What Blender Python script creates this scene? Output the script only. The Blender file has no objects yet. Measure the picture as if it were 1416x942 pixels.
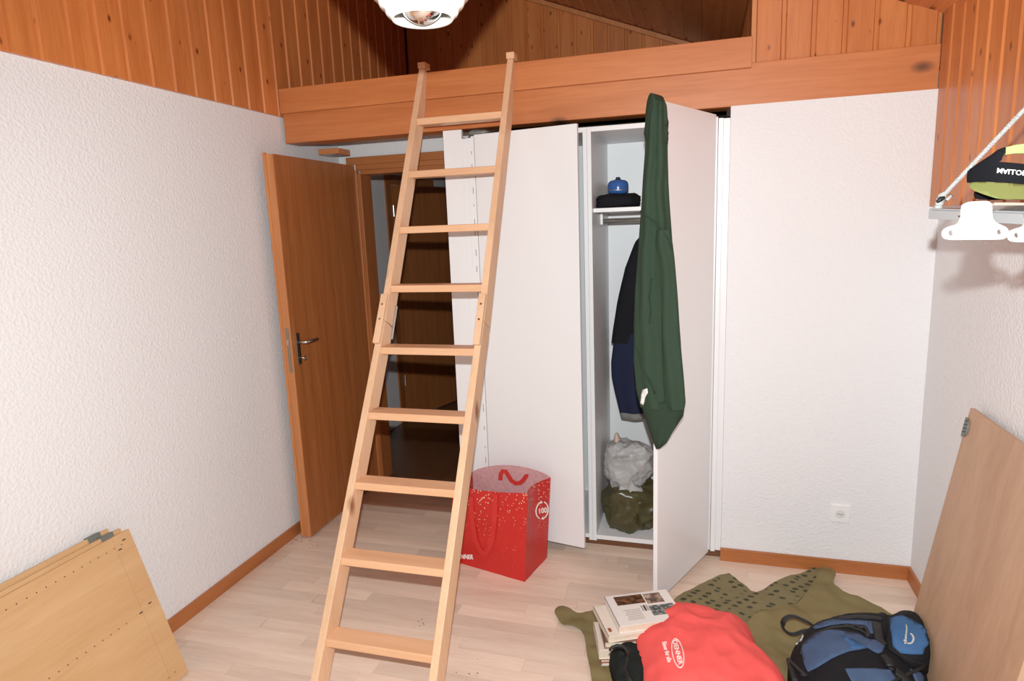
import bpy, bmesh, math, random
import numpy as np
from mathutils import Vector, Matrix, noise
from mathutils.bvhtree import BVHTree
from mathutils.geometry import delaunay_2d_cdt

random.seed(7)
SC = bpy.context.scene
COL = SC.collection

# ------------------------------------------------------------------ camera
YAW, PITCH, ROLL, FPX = -0.2910, 0.1799, -0.0378, 885.03
CAM = Vector((2.1321, -3.0355, 1.648))
_ca, _sa, _cb, _sb = math.cos(YAW), math.sin(YAW), math.cos(PITCH), math.sin(PITCH)
FWD = Vector((_sa * _cb, _ca * _cb, -_sb))
_r0 = Vector((_ca, -_sa, 0))
_u0 = _r0.cross(FWD)
RIGHT = _r0 * math.cos(ROLL) + _u0 * math.sin(ROLL)
UP = -_r0 * math.sin(ROLL) + _u0 * math.cos(ROLL)
cd = bpy.data.cameras.new('camera')
cam = bpy.data.objects.new('camera', cd)
COL.objects.link(cam)
cd.sensor_fit = 'HORIZONTAL'
cd.sensor_width = 36
cd.lens = 36 * FPX / 1416
cd.clip_start = 0.05
M = Matrix((RIGHT, UP, -FWD)).transposed().to_4x4()
M.translation = CAM
cam.matrix_world = M
SC.camera = cam

# ------------------------------------------------------------------ light
W_STRENGTH, FLASH_W, EXPO = 0.28, 284.0, 0.0
world = bpy.data.worlds.new('world')
SC.world = world
world.use_nodes = True
world.node_tree.nodes['Background'].inputs[0].default_value = (1.0, 0.93, 0.86, 1)
world.node_tree.nodes['Background'].inputs[1].default_value = W_STRENGTH
fl = bpy.data.lights.new('camera_flash', 'SPOT')
fl.energy = FLASH_W
fl.color = (0.89, 0.972, 0.99)
fl.shadow_soft_size = 0.014
fl.spot_size = math.radians(140)
fl.spot_blend = 0.7
flo = bpy.data.objects.new('camera_flash', fl)
COL.objects.link(flo)
# flash head turned a little towards the lower right
MF = (-(FWD + RIGHT * .07 - UP * .10)).to_track_quat('Z', 'Y').to_matrix().to_4x4()
MF.translation = CAM + UP * 0.145
flo.matrix_world = MF
SC.view_settings.view_transform = 'Standard'
SC.view_settings.look = 'None'
SC.view_settings.gamma = 1
SC.view_settings.exposure = EXPO
SC.view_settings.use_curve_mapping = False


# ------------------------------------------------------------------ helpers
def ray(q):
    return FWD + RIGHT * ((q[0] - 708) / FPX) - UP * ((q[1] - 471) / FPX)


def at(q, ax, v):
    """photo point -> place on the plane (axis = v)"""
    d = ray(q)
    return CAM + d * ((v - CAM[ax]) / d[ax])


def deep(q, t):
    return CAM + ray(q) * t


def srgb(r, g, b):
    def f(c):
        c /= 255
        return c / 12.92 if c <= .04045 else ((c + .055) / 1.055) ** 2.4
    return (f(r), f(g), f(b), 1)


def me_new(name, verts, faces, smooth=False):
    m = bpy.data.meshes.new(name)
    m.from_pydata([tuple(v) for v in verts], [], faces)
    m.update()
    if smooth:
        m.polygons.foreach_set('use_smooth', [True] * len(m.polygons))
    return m


def link(name, mesh, mat=None, parent=None, loc=None):
    o = bpy.data.objects.new(name, mesh)
    COL.objects.link(o)
    if mat is not None:
        if mesh is not None and len(mesh.materials) == 0:
            mesh.materials.append(mat)
    if loc is not None:
        o.location = loc
    if parent is not None:
        o.parent = parent
        o.matrix_parent_inverse = Matrix.Translation(-Vector(parent.location))
    return o


def tag(o, label=None, cat=None, group=None, kind=None):
    if label: o['label'] = label
    if cat: o['category'] = cat
    if group: o['group'] = group
    if kind: o['kind'] = kind
    return o


def empty(name, loc, label, cat, group=None, kind=None):
    o = bpy.data.objects.new(name, None)
    COL.objects.link(o)
    o.location = loc
    o.empty_display_size = .05
    return tag(o, label, cat, group, kind)


class MB:
    """collects shapes into one mesh"""
    def __init__(s):
        s.v, s.f = [], []

    def add(s, verts, faces):
        n = len(s.v)
        s.v += [Vector(v) for v in verts]
        s.f += [tuple(i + n for i in f) for f in faces]
        return s

    def box(s, a, b):
        x0, y0, z0 = a
        x1, y1, z1 = b
        return s.add([(x0, y0, z0), (x1, y0, z0), (x1, y1, z0), (x0, y1, z0), (x0, y0, z1), (x1, y0, z1), (x1, y1, z1), (x0, y1, z1)],
                     [(0, 3, 2, 1), (4, 5, 6, 7), (0, 1, 5, 4), (1, 2, 6, 5), (2, 3, 7, 6), (3, 0, 4, 7)])

    def obox(s, o, ex, ey, ez):
        """parallelepiped from corner o with edge vectors"""
        o, ex, ey, ez = Vector(o), Vector(ex), Vector(ey), Vector(ez)
        return s.add([o, o + ex, o + ex + ey, o + ey, o + ez, o + ex + ez, o + ex + ey + ez, o + ey + ez],
                     [(0, 3, 2, 1), (4, 5, 6, 7), (0, 1, 5, 4), (1, 2, 6, 5), (2, 3, 7, 6), (3, 0, 4, 7)])

    def prism(s, poly, ext):
        """planar polygon (3D points) extruded by a vector"""
        n = len(poly)
        poly = [Vector(p) for p in poly]
        ext = Vector(ext)
        return s.add(poly + [p + ext for p in poly],
                     [tuple(reversed(range(n))), tuple(range(n, 2 * n))] + [(i, (i + 1) % n, (i + 1) % n + n, i + n) for i in range(n)])

    def tube(s, pts, r, seg=10, flat=None):
        pts = [Vector(p) for p in pts]
        rings = []
        up = Vector((0, 0, 1))
        for i, p in enumerate(pts):
            t = (pts[min(i + 1, len(pts) - 1)] - pts[max(i - 1, 0)]).normalized()
            a = t.cross(up)
            if a.length < .05:
                a = t.cross(Vector((1, 0, 0)))
            a.normalize()
            b = a.cross(t)
            rr = r[i] if isinstance(r, (list, tuple)) else r
            ra, rb = (rr, rr) if flat is None else (rr, rr * flat)
            rings.append([p + a * math.cos(2 * math.pi * k / seg) * ra + b * math.sin(2 * math.pi * k / seg) * rb for k in range(seg)])
        return s.loft(rings)

    def loft(s, rings, cap=True):
        n = len(rings[0])
        vs = [v for r in rings for v in r]
        fs = []
        for i in range(len(rings) - 1):
            for k in range(n):
                k2 = (k + 1) % n
                fs.append((i * n + k, i * n + k2, (i + 1) * n + k2, (i + 1) * n + k))
        if cap:
            fs.append(tuple(reversed(range(n))))
            fs.append(tuple(range((len(rings) - 1) * n, len(rings) * n)))
        return s.add(vs, fs)

    def lathe(s, prof, c, axis='z', seg=40, cap=False):
        c = Vector(c)
        rings = []
        for r, h in prof:
            ring = []
            for k in range(seg):
                a = 2 * math.pi * k / seg
                if axis == 'z': ring.append(c + Vector((r * math.cos(a), r * math.sin(a), h)))
                elif axis == 'y': ring.append(c + Vector((r * math.cos(a), h, r * math.sin(a))))
                else: ring.append(c + Vector((h, r * math.cos(a), r * math.sin(a))))
            rings.append(ring)
        return s.loft(rings, cap)

    def mesh(s, name, smooth=False):
        m = me_new(name, s.v, s.f, smooth)
        bm = bmesh.new()
        bm.from_mesh(m)
        bmesh.ops.recalc_face_normals(bm, faces=bm.faces)
        bm.to_mesh(m)
        bm.free()
        return m

    def build(s, name, mat, parent=None, smooth=False, bevel=0, sub=0, sharp=None):
        o = link(name, s.mesh(name, smooth), mat, parent)
        if bevel:
            b = o.modifiers.new('bevel', 'BEVEL')
            b.width = bevel
            b.segments = 2
            b.limit_method = 'ANGLE'
        if sub:
            u = o.modifiers.new('sub', 'SUBSURF')
            u.levels = u.render_levels = sub
        if sharp:
            o.data.set_sharp_from_angle(angle=math.radians(sharp))
        return o


# ------------------------------------------------------------------ materials
def new_mat(name):
    m = bpy.data.materials.new(name)
    m.use_nodes = True
    nt = m.node_tree
    return m, nt, nt.nodes['Principled BSDF']


def N(nt, t, **kw):
    n = nt.nodes.new(t)
    for k, v in kw.items():
        setattr(n, k, v)
    return n


def plain(name, col, rough=.5, metal=0, bump=0, bscale=200, vary=0, vscale=8, spec=None, sheen=0):
    m, nt, b = new_mat(name)
    if spec is None: spec = .18 if rough >= .69 else .5
    b.inputs['Base Color'].default_value = col
    b.inputs['Roughness'].default_value = rough
    b.inputs['Metallic'].default_value = metal
    b.inputs['Specular IOR Level'].default_value = spec
    if sheen:
        b.inputs['Sheen Weight'].default_value = sheen
    tc = N(nt, 'ShaderNodeTexCoord')
    if bump:
        n = N(nt, 'ShaderNodeTexNoise')
        n.inputs['Scale'].default_value = bscale
        n.inputs['Detail'].default_value = 3
        nt.links.new(tc.outputs['Object'], n.inputs['Vector'])
        bp = N(nt, 'ShaderNodeBump')
        bp.inputs['Strength'].default_value = bump
        bp.inputs['Distance'].default_value = .004
        nt.links.new(n.outputs['Fac'], bp.inputs['Height'])
        nt.links.new(bp.outputs['Normal'], b.inputs['Normal'])
    if vary:
        n = N(nt, 'ShaderNodeTexNoise')
        n.inputs['Scale'].default_value = vscale
        n.inputs['Detail'].default_value = 4
        nt.links.new(tc.outputs['Object'], n.inputs['Vector'])
        mx = N(nt, 'ShaderNodeMix', data_type='RGBA')
        mx.inputs[6].default_value = tuple(c * (1 - vary) for c in col[:3]) + (1,)
        mx.inputs[7].default_value = tuple(min(1, c * (1 + vary)) for c in col[:3]) + (1,)
        nt.links.new(n.outputs['Fac'], mx.inputs[0])
        nt.links.new(mx.outputs[2], b.inputs['Base Color'])
    return m


def wood(name, light, dark, axis=2, rough=.45, knots=0.0, knotcol=None, grain=14, per=.25, stretch=14, spec=.5, contrast=(.3, .72), flat=None):
    """grain runs along the given local axis; each object gets its own offset and tone"""
    m, nt, b = new_mat(name)
    L = nt.links.new
    tc = N(nt, 'ShaderNodeTexCoord')
    oi = N(nt, 'ShaderNodeObjectInfo')
    mul = N(nt, 'ShaderNodeMath', operation='MULTIPLY')
    mul.inputs[1].default_value = 37.0
    L(oi.outputs['Random'], mul.inputs[0])
    add = N(nt, 'ShaderNodeVectorMath', operation='ADD')
    L(tc.outputs['Object'], add.inputs[0])
    L(mul.outputs[0], add.inputs[1])
    mp = N(nt, 'ShaderNodeMapping')
    sc = [1.0, 1.0, 1.0]
    sc[axis] = 1.0 / stretch
    mp.inputs['Scale'].default_value = sc
    L(add.outputs[0], mp.inputs['Vector'])
    n1 = N(nt, 'ShaderNodeTexNoise')
    n1.inputs['Scale'].default_value = grain
    n1.inputs['Detail'].default_value = 5
    n1.inputs['Roughness'].default_value = .65
    n1.inputs['Distortion'].default_value = .6
    L(mp.outputs[0], n1.inputs['Vector'])
    n2 = N(nt, 'ShaderNodeTexNoise')
    n2.inputs['Scale'].default_value = grain * 9
    n2.inputs['Detail'].default_value = 2
    L(mp.outputs[0], n2.inputs['Vector'])
    mixf = N(nt, 'ShaderNodeMath', operation='MULTIPLY_ADD')
    L(n2.outputs['Fac'], mixf.inputs[0])
    mixf.inputs[1].default_value = .35
    L(n1.outputs['Fac'], mixf.inputs[2])
    cr = N(nt, 'ShaderNodeMapRange')
    cr.inputs['From Min'].default_value = contrast[0] + .17
    cr.inputs['From Max'].default_value = contrast[1] + .17
    L(mixf.outputs[0], cr.inputs['Value'])
    mx = N(nt, 'ShaderNodeMix', data_type='RGBA')
    mx.inputs[6].default_value = dark
    mx.inputs[7].default_value = light
    L(cr.outputs[0], mx.inputs[0])
    out = mx.outputs[2]
    if knots:
        mp2 = N(nt, 'ShaderNodeMapping')
        s2 = [1.0, 1.0, 1.0]
        s2[axis] = .55
        if flat is not None: s2[flat] = .02
        mp2.inputs['Scale'].default_value = s2
        L(add.outputs[0], mp2.inputs['Vector'])
        vo = N(nt, 'ShaderNodeTexVoronoi')
        vo.inputs['Scale'].default_value = knots
        L(mp2.outputs[0], vo.inputs['Vector'])
        rn = N(nt, 'ShaderNodeMapRange')
        rn.inputs['From Min'].default_value = .045
        rn.inputs['From Max'].default_value = .15
        rn.inputs['To Min'].default_value = 1
        rn.inputs['To Max'].default_value = 0
        L(vo.outputs['Distance'], rn.inputs['Value'])
        mk = N(nt, 'ShaderNodeMix', data_type='RGBA')
        L(rn.outputs[0], mk.inputs[0])
        L(out, mk.inputs[6])
        mk.inputs[7].default_value = knotcol
        out = mk.outputs[2]
    hv = N(nt, 'ShaderNodeHueSaturation')
    mr = N(nt, 'ShaderNodeMapRange')
    mr.inputs['To Min'].default_value = 1 - per
    mr.inputs['To Max'].default_value = 1 + per
    L(oi.outputs['Random'], mr.inputs['Value'])
    L(mr.outputs[0], hv.inputs['Value'])
    L(out, hv.inputs['Color'])
    L(hv.outputs[0], b.inputs['Base Color'])
    b.inputs['Roughness'].default_value = rough
    b.inputs['Specular IOR Level'].default_value = spec
    bp = N(nt, 'ShaderNodeBump')
    bp.inputs['Strength'].default_value = .12
    bp.inputs['Distance'].default_value = .002
    L(mixf.outputs[0], bp.inputs['Height'])
    L(bp.outputs['Normal'], b.inputs['Normal'])
    return m


def plaster_mat(name, col):
    m, nt, b = new_mat(name)
    L = nt.links.new
    b.inputs['Base Color'].default_value = col
    b.inputs['Roughness'].default_value = .85
    b.inputs['Specular IOR Level'].default_value = .25
    tc = N(nt, 'ShaderNodeTexCoord')
    n = N(nt, 'ShaderNodeTexNoise')
    n.inputs['Scale'].default_value = 75
    n.inputs['Detail'].default_value = 2.5
    L(tc.outputs['Object'], n.inputs['Vector'])
    n2 = N(nt, 'ShaderNodeTexVoronoi')
    n2.inputs['Scale'].default_value = 95
    L(tc.outputs['Object'], n2.inputs['Vector'])
    a = N(nt, 'ShaderNodeMath', operation='ADD')
    L(n.outputs['Fac'], a.inputs[0])
    L(n2.outputs['Distance'], a.inputs[1])
    bp = N(nt, 'ShaderNodeBump')
    bp.inputs['Strength'].default_value = .38
    bp.inputs['Distance'].default_value = .004
    L(a.outputs[0], bp.inputs['Height'])
    L(bp.outputs['Normal'], b.inputs['Normal'])
    return m


MAT = {}
MAT['plaster'] = plaster_mat('plaster', (.80, .775, .775, 1))
MAT['white'] = plain('white_lacquer', (.83, .81, .81, 1), .38, bump=.03, bscale=400)
MAT['white_edge'] = plain('white_edge_band', (.86, .83, .82, 1), .35)
MAT['pine'] = wood('orange_pine', (.66, .235, .070, 1), (.51, .150, .038, 1), 2, .36, 15, (.15, .032, .009, 1), per=.09, grain=16, flat=1)
MAT['pine_x'] = wood('orange_pine_beam', (.66, .235, .078, 1), (.49, .150, .042, 1), 0, .42, 5.2, (.16, .06, .03, 1), per=.06, grain=10, stretch=16, flat=1)
MAT['oak_door'] = wood('brown_door_veneer', (.46, .165, .052, 1), (.33, .105, .028, 1), 2, .35, grain=22, per=.03, stretch=16)
MAT['oak_edge'] = wood('door_edge_wood', (.62, .25, .09, 1), (.50, .18, .06, 1), 2, .4, grain=18, per=.03)
MAT['skirt'] = wood('skirting_wood_x', (.50, .18, .055, 1), (.38, .12, .034, 1), 0, .4, grain=16, per=.03)
MAT['skirt_y'] = wood('skirting_wood_y', (.50, .18, .055, 1), (.38, .12, .034, 1), 1, .4, grain=16, per=.03)
MAT['ladder'] = wood('light_spruce', (.80, .52, .33, 1), (.70, .42, .24, 1), 2, .5, 5, (.30, .12, .05, 1), per=.03, grain=14)
MAT['rung'] = wood('light_spruce_rung', (.78, .46, .27, 1), (.68, .37, .20, 1), 0, .45, 4, (.36, .15, .07, 1), per=.05, grain=16)
MAT['laminate'] = wood('beech_laminate', (.86, .69, .56, 1), (.72, .53, .415, 1), 0, .36, grain=13, per=.11, stretch=11)
MAT['board'] = wood('light_melamine', (.67, .42, .215, 1), (.58, .335, .155, 1), 1, .45, grain=10, per=.03, stretch=9)
MAT['board_r'] = wood('beech_melamine', (.56, .35, .22, 1), (.46, .275, .165, 1), 2, .5, grain=12, per=.02, stretch=12)
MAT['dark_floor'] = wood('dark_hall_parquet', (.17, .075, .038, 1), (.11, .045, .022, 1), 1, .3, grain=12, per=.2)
MAT['brown_kick'] = wood('kickboard_brown', (.17, .065, .027, 1), (.12, .045, .018, 1), 0, .45, per=.02)
MAT['metal'] = plain('brushed_steel', (.62, .60, .57, 1), .28, 1)
MAT['brass'] = plain('dull_lock_metal', (.42, .36, .28, 1), .35, 1)
MAT['chrome'] = plain('mirror_chrome', (.9, .88, .86, 1), .03, 1)
MAT['black'] = plain('black', (.012, .012, .013, 1), .6)
MAT['dark'] = plain('gap_shade_black', (.02, .015, .012, 1), .9)  # near-black standing in for the shade above the wardrobe
MAT['grey_plastic'] = plain('grey_plastic', (.17, .18, .16, 1), .45)


# ------------------------------------------------------------------ room dimensions
W = 3.055           # right wall
YB = -4.3           # room goes on behind the camera to here
HB = 2.109          # underside of beam
HL = 2.244          # top of plaster on the left wall
D = 0.557           # door wall
YL = 1.60           # back wall of the loft
TW = 0.037
RZ0, RS = 2.398, 0.388


def roof(x):
    return RZ0 + RS * (3.011 - x)


def struct(name, mb, mat, label=None, **kw):
    o = mb.build(name, mat, None, **kw)
    o['kind'] = 'structure'
    if label: o['label'] = label
    return o


# plank with a rebated joint: local x across, y outward, z along
def plank_mesh(w, t, z0, z1a, z1b, g=.0135, rec=.007, ch=.005):
    prof = [(0, 0), (w, 0), (w, t - rec), (w - ch, t), (g + ch, t), (g, t - rec), (0, t - rec)]
    n = len(prof)
    vs = [Vector((u, v, z0)) for u, v in prof] + [Vector((u, v, z1a + (z1b - z1a) * u / w)) for u, v in prof]
    fs = [tuple(range(n)), tuple(reversed(range(n, 2 * n)))] + [(i, i + n, (i + 1) % n + n, (i + 1) % n) for i in range(n)]
    m = me_new('plank', vs, fs)
    bm = bmesh.new(); bm.from_mesh(m)
    bmesh.ops.recalc_face_normals(bm, faces=bm.faces)
    bm.to_mesh(m); bm.free()
    m.materials.append(MAT['pine'])
    return m


def put_plank(mesh, origin, eu, en, ev, parent):
    o = link('plank', mesh, None, parent)
    mt = Matrix((Vector(eu), Vector(en), Vector(ev))).transposed().to_4x4()
    mt.translation = Vector(origin)
    o.matrix_local = mt
    return o


X, Y, Z = Vector((1, 0, 0)), Vector((0, 1, 0)), Vector((0, 0, 1))
PW = .115

# floor -----------------------------------------------------------------
floor = struct('floor', MB().box((-.05, YB, -.06), (W + .05, .68, -.004)), MAT['brown_kick'], 'pale beech strip laminate floor of the room')
sw = .0705
lens = [.44, .52, .36, .60]
strip_mesh = {}
rows = []
y = .557 - .0
count = 0
strips = []
ri = 0
while y > -3.1:
    x = -.02 - random.random() * .5
    while x < W:
        l = random.choice(lens)
        a, b = max(x, .0), min(x + l, W)
        if b - a > .01:
            strips.append((a, b, y - sw, y))
        x += l
    y -= sw
def strip_vis(s):
    # seen largest: in front of the back wall and in the camera's field
    cx, cy = (s[0] + s[1]) / 2, (s[2] + s[3]) / 2
    d = Vector((cx, cy, 0)) - CAM
    z = d.dot(FWD)
    if z < .3: return 1e9
    px = 708 + FPX * d.dot(RIGHT) / z
    py = 471 - FPX * d.dot(UP) / z
    return max(abs(px - 708) - 708, 0) + max(py - 942, 0)
strips.sort(key=strip_vis)
for a, b, y0, y1 in strips[:296]:
    l = round(b - a, 2)
    if l not in strip_mesh:
        hx, hy = l / 2 - .0003, sw / 2 - .0003
        mm = MB().box((-hx, -hy, -.004), (hx, hy, 0)).mesh('floor_strip')
        mm.materials.append(MAT['laminate'])
        strip_mesh[l] = mm
    link('floor_strip', strip_mesh[l], None, floor, ((a + b) / 2, (y0 + y1) / 2, 0))
rest = MB()
for a, b, y0, y1 in strips[296:]:
    rest.box((a + .0003, y0 + .0003, -.004), (b - .0003, y1 - .0003, 0))
rest.box((0, YB, -.004), (W, y, 0))
tag(rest.build('floor_strip_remainder', MAT['laminate'], floor), kind='stuff')

# left wall ---------------------------------------------------------------
wl = struct('wall_left', MB().box((-.12, YB, 0), (0, D, HL)), MAT['plaster'], 'left wall of rough white plaster below orange pine planks')
tag(MB().box((-.12, YB, HL), (0, YL + .1, 3.75)).build('plank_backing', MAT['brown_kick'], wl))
lw_mesh = plank_mesh(PW, .019, HL, 3.58, 3.58)
yy = -.03 - PW * 30
for k in range(46):
    y0 = yy + PW * k
    if y0 < -4.1 or y0 + .02 > YL: continue
    if y0 + PW > YL:
        put_plank(plank_mesh(YL + .02 - y0, .019, HL, 3.58, 3.58), (0, YL + .02, 0), -Y, X, Z, wl)
        continue
    # u along -y so that the mesh's outward normal is +x
    put_plank(lw_mesh, (0, y0 + PW, 0), -Y, X, Z, wl)

# right wall -----------------------------------------------------------------
wr = struct('wall_right', MB().box((W, YB, 0), (W + .12, YL, 2.6)), MAT['plaster'], 'right wall of white plaster below orange pine planks')
RZ = 1.655
rw_mesh = plank_mesh(PW + .001, TW, RZ, roof(W - TW), roof(W - TW))
for k in range(36):
    y1 = -.0 - (PW + .001) * k
    if y1 < -4.1: break
    put_plank(rw_mesh, (W, y1 - PW - .001, 0), Y, -X, Z, wr)

# back wall (plaster part, right of the wardrobe) -------------------------------
wb = struct('wall_back', MB().box((2.243, 0, 0), (W, .13, HB + .002)), MAT['plaster'], 'white plaster back wall under the pine beam')
# pine panel above the beam at the right
wp = struct('wall_back_upper', MB().box((2.325, .03, 2.2), (W, .12, 2.7)), MAT['brown_kick'], 'upper back wall clad in wide orange pine planks')
x0 = 2.336
for k in range(6):
    a = x0 + PW * k
    b = min(a + PW, W - TW)
    if k == 5: b = W - TW
    # outward is -y, u along +x needs mirrored: build with u along x, normal -y
    mm = plank_mesh(b - a, .02, 2.27, roof(b) , roof(a))
    put_plank(mm, (b, .03, 0), -X, -Y, Z, wp)
tag(MB().box((2.318, .004, 2.27), (2.336, .10, 2.70)).build('corner_strip', MAT['oak_edge'], wp))

# loft ---------------------------------------------------------------------------
lf = struct('floor_loft', MB().box((0, .12, 2.20), (W, YL, 2.262)), MAT['brown_kick'], 'floor of the sleeping loft above the wardrobe')
lb = struct('wall_loft_back', MB().box((0, YL + .02, 2.2), (W, YL + .12, 3.75)), MAT['brown_kick'], 'far pine plank wall of the loft')
for k in range(27):
    a = .019 + PW * k
    b = min(a + PW, W)
    if b - a < .03: break
    put_plank(plank_mesh(b - a, .02, 2.262, roof(b), roof(a)), (b, YL + .02, 0), -X, -Y, Z, lb)
# trim strip along the slope of the loft's back wall
ts = MB()
xa, xb = .02, 2.33
ts.prism([(xa, YL - .02, roof(xa) - .035), (xb, YL - .02, roof(xb) - .035), (xb, YL - .02, roof(xb) - .005), (xa, YL - .02, roof(xa) - .005)], (0, .02, 0))
tag(ts.build('trim_1', MAT['oak_edge']), 'thin sloping pine moulding between loft wall and ceiling', kind='structure')
# return wall on the right side of the loft opening
ls = struct('wall_loft_right', MB().box((2.35, .12, 2.2), (2.40, YL, 2.70)), MAT['brown_kick'], 'narrow side wall of the loft opening')
lsm = plank_mesh(PW, .016, 2.262, roof(2.34), roof(2.34))
for k in range(12):
    put_plank(lsm, (2.35, .13 + PW * k, 0), Y, -X, Z, ls)

# ceiling ---------------------------------------------------------------------------
def roof_slab(x0, x1, y0, y1, t0, t1):
    pts = [(x0, y0, roof(x0) + t0), (x1, y0, roof(x1) + t0), (x1, y0, roof(x1) + t1), (x0, y0, roof(x0) + t1)]
    return MB().prism(pts, (0, y1 - y0, 0))
ce = struct('ceiling', roof_slab(-.1, W + .1, YB, YL + .1, .03, .15), MAT['brown_kick'], 'sloping ceiling of orange pine planks')
ev = Vector((1, 0, -RS)).normalized()
en = Vector((-RS, 0, -1)).normalized()
cm_mesh = plank_mesh(PW, .019, YB, YL, YL)
slen = (W + .05) / ev.x
k = 0
while k * PW < slen:
    p = Vector((-.03, 0, roof(-.03))) + ev * (k * PW) - en * .019
    put_plank(cm_mesh, p, ev, en, Y, ce)
    k += 1

# beam ---------------------------------------------------------------------------------
bm_ = MB().box((.019, 0, HB), (W - TW, .12, 2.28)).build('beam', MAT['pine_x'], None, bevel=.003)
tag(bm_, 'heavy orange pine beam running across above the wardrobe', 'beam')
ub = MB().box((.022, -.026, 2.256), (2.321, -.0005, 2.378)).build('loft_edge_board', MAT['pine_x'], None, bevel=.002)
tag(ub, 'long pine board fixed on the beam along the loft edge', 'board')
blk = empty('wooden_block', (.09, .28, 2.05), 'small wooden block under the beam in the left corner', 'block')
MB().box((.02, .30, 2.078), (.15, .43, 2.109)).build('block_body', MAT['pine_x'], blk, bevel=.002)
MB().box((.05, .298, 2.074), (.13, .38, 2.078)).build('metal_strip', MAT['metal'], blk)

# door wall with opening -----------------------------------------------------------------
ox0, ox1, oz = .106, .93, 2.006
dw = MB()
dw.box((-.12, D, 0), (ox0, D + .12, 2.2))
dw.box((ox1, D, 0), (1.6, D + .12, 2.2))
dw.box((ox0, D, oz), (ox1, D + .12, 2.2))
struct('wall_doorway', dw, MAT['plaster'], 'white wall around the doorway beside the wardrobe')
tr = empty('trim_2', (.5, D, 0), 'orange wooden frame around the open doorway', None, kind='structure')
MB().box((.050, D - .014, 0), (.092, D + .001, 2.035)).build('casing', MAT['oak_edge'], tr, bevel=.002)
MB().box((.092, D - .008, 0), (.108, D + .03, 2.005)).build('rebate', MAT['oak_edge'], tr, bevel=.002)
MB().box((.108, D + .004, 0), (.131, D + .135, 1.985)).build('jamb', MAT['oak_door'], tr, bevel=.002)
MB().box((.050, D - .014, 2.0355), (1.0, D + .001, 2.080)).build('casing', MAT['skirt'], tr, bevel=.002)
MB().box((.108, D - .008, 2.005), (1.0, D + .03, 2.0352)).build('rebate', MAT['skirt'], tr, bevel=.002)
MB().box((.131, D + .004, 1.978), (.93, D + .135, 2.005)).build('jamb', MAT['skirt'], tr, bevel=.002)
MB().box((.905, D - .014, 0), (.985, D + .135, 1.978)).build('jamb', MAT['oak_door'], tr, bevel=.002)

# hall behind -------------------------------------------------------------------------------
hx, HD0, HD1 = -.32, 1.745, 2.72
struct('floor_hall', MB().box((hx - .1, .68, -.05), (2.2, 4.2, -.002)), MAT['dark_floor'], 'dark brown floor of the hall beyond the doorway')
struct('ceiling_hall', MB().box((hx - .1, D + .1, 2.195), (2.2, 4.2, 2.2)), MAT['plaster'], 'ceiling of the dark hall')
hw = MB().box((hx - .1, .677, 0), (hx, HD0, 2.2)).box((hx - .1, HD1, 0), (hx, 4.2, 2.2)).box((hx - .1, HD0, 2.08), (hx, HD1, 2.2))
struct('wall_hall_left', hw, MAT['plaster'], 'grey-lit white wall of the hall')
struct('wall_hall_end', MB().box((hx, 4.1, 0), (2.2, 4.2, 2.2)), MAT['plaster'], 'end wall of the hall')
struct('wall_hall_right', MB().box((2.1, .68, 0), (2.2, 4.1, 2.2)), MAT['plaster'], 'right wall of the hall')
d2 = empty('door_2', (hx, 2.35, 0), 'brown door standing ajar in the dark hall beyond the doorway', None, kind='structure')
hdv = Vector((.30, .954, 0))
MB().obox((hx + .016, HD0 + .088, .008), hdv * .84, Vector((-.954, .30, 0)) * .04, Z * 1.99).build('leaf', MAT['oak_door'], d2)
for a, b in ((HD0, HD0 + .085), (HD1 - .085, HD1)):
    MB().box((hx - .05, a, 0), (hx + .014, b, 2.08)).build('casing', MAT['oak_door'], d2)
MB().box((hx - .05, HD0 + .085, 2.003), (hx + .014, HD1 - .085, 2.08)).build('casing', MAT['oak_door'], d2)
for z in (.36, 1.79):
    MB().lathe([(0, -.045), (.008, -.045), (.008, .045), (0, .045)], (hx + .024, HD0 + .088, z), seg=8).build('hinge', MAT['metal'], d2)

# baseboards -----------------------------------------------------------------------------------
struct('baseboard_left', MB().box((0, YB, 0), (.012, D, .0646)), MAT['skirt_y'], 'orange-brown wooden baseboard along the left wall', bevel=.0015)
struct('baseboard_back', MB().box((2.240, -.012, 0), (W, 0, .0646)), MAT['skirt'], 'orange-brown wooden baseboard under the back wall', bevel=.0015)
struct('baseboard_right', MB().box((W - .012, YB, 0), (W, -.012, .0646)), MAT['skirt_y'], 'orange-brown wooden baseboard along the right wall', bevel=.0015)

# open room door -----------------------------------------------------------------------------------
dr = empty('door_1', (.09, .53, 0), 'brown wooden door standing open against the left wall', None, kind='structure')
hinge_p = Vector((.108, D - .02, 0))
free_p = Vector((.1105, -.248, 0))
dl = (free_p - hinge_p)
dn = Vector((dl.y, -dl.x, 0)).normalized()      # points to -x side
if dn.x > 0: dn = -dn
e1 = dl.normalized()
TH = .043
leaf = MB()
leaf.obox(hinge_p + Vector((0, 0, .008)), dl - e1 * .008, dn * TH, Z * 2.022)
leaf.build('leaf', MAT['oak_door'], dr)
MB().obox(hinge_p + dl - e1 * .008 + Vector((0, 0, .008)), e1 * .008, dn * TH, Z * 2.022).build('edge_band', MAT['oak_edge'], dr, bevel=.0015)
MB().obox(hinge_p + dl - e1 * .012 + dn * (TH - .001) + Vector((0, 0, .008)), e1 * .016, dn * .014, Z * 2.03).build('rebate_lip', MAT['oak_edge'], dr, bevel=.0015)
def dp(u, n, z):   # u from free edge inward, n out of the face toward the room
    return free_p - e1 * u - dn * n + Z * z
hp = MB().obox(dp(.035, 0, .965), -e1 * .034, -dn * .006, Z * .165).build('handle_plate', MAT['brass'], dr, bevel=.002)
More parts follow.
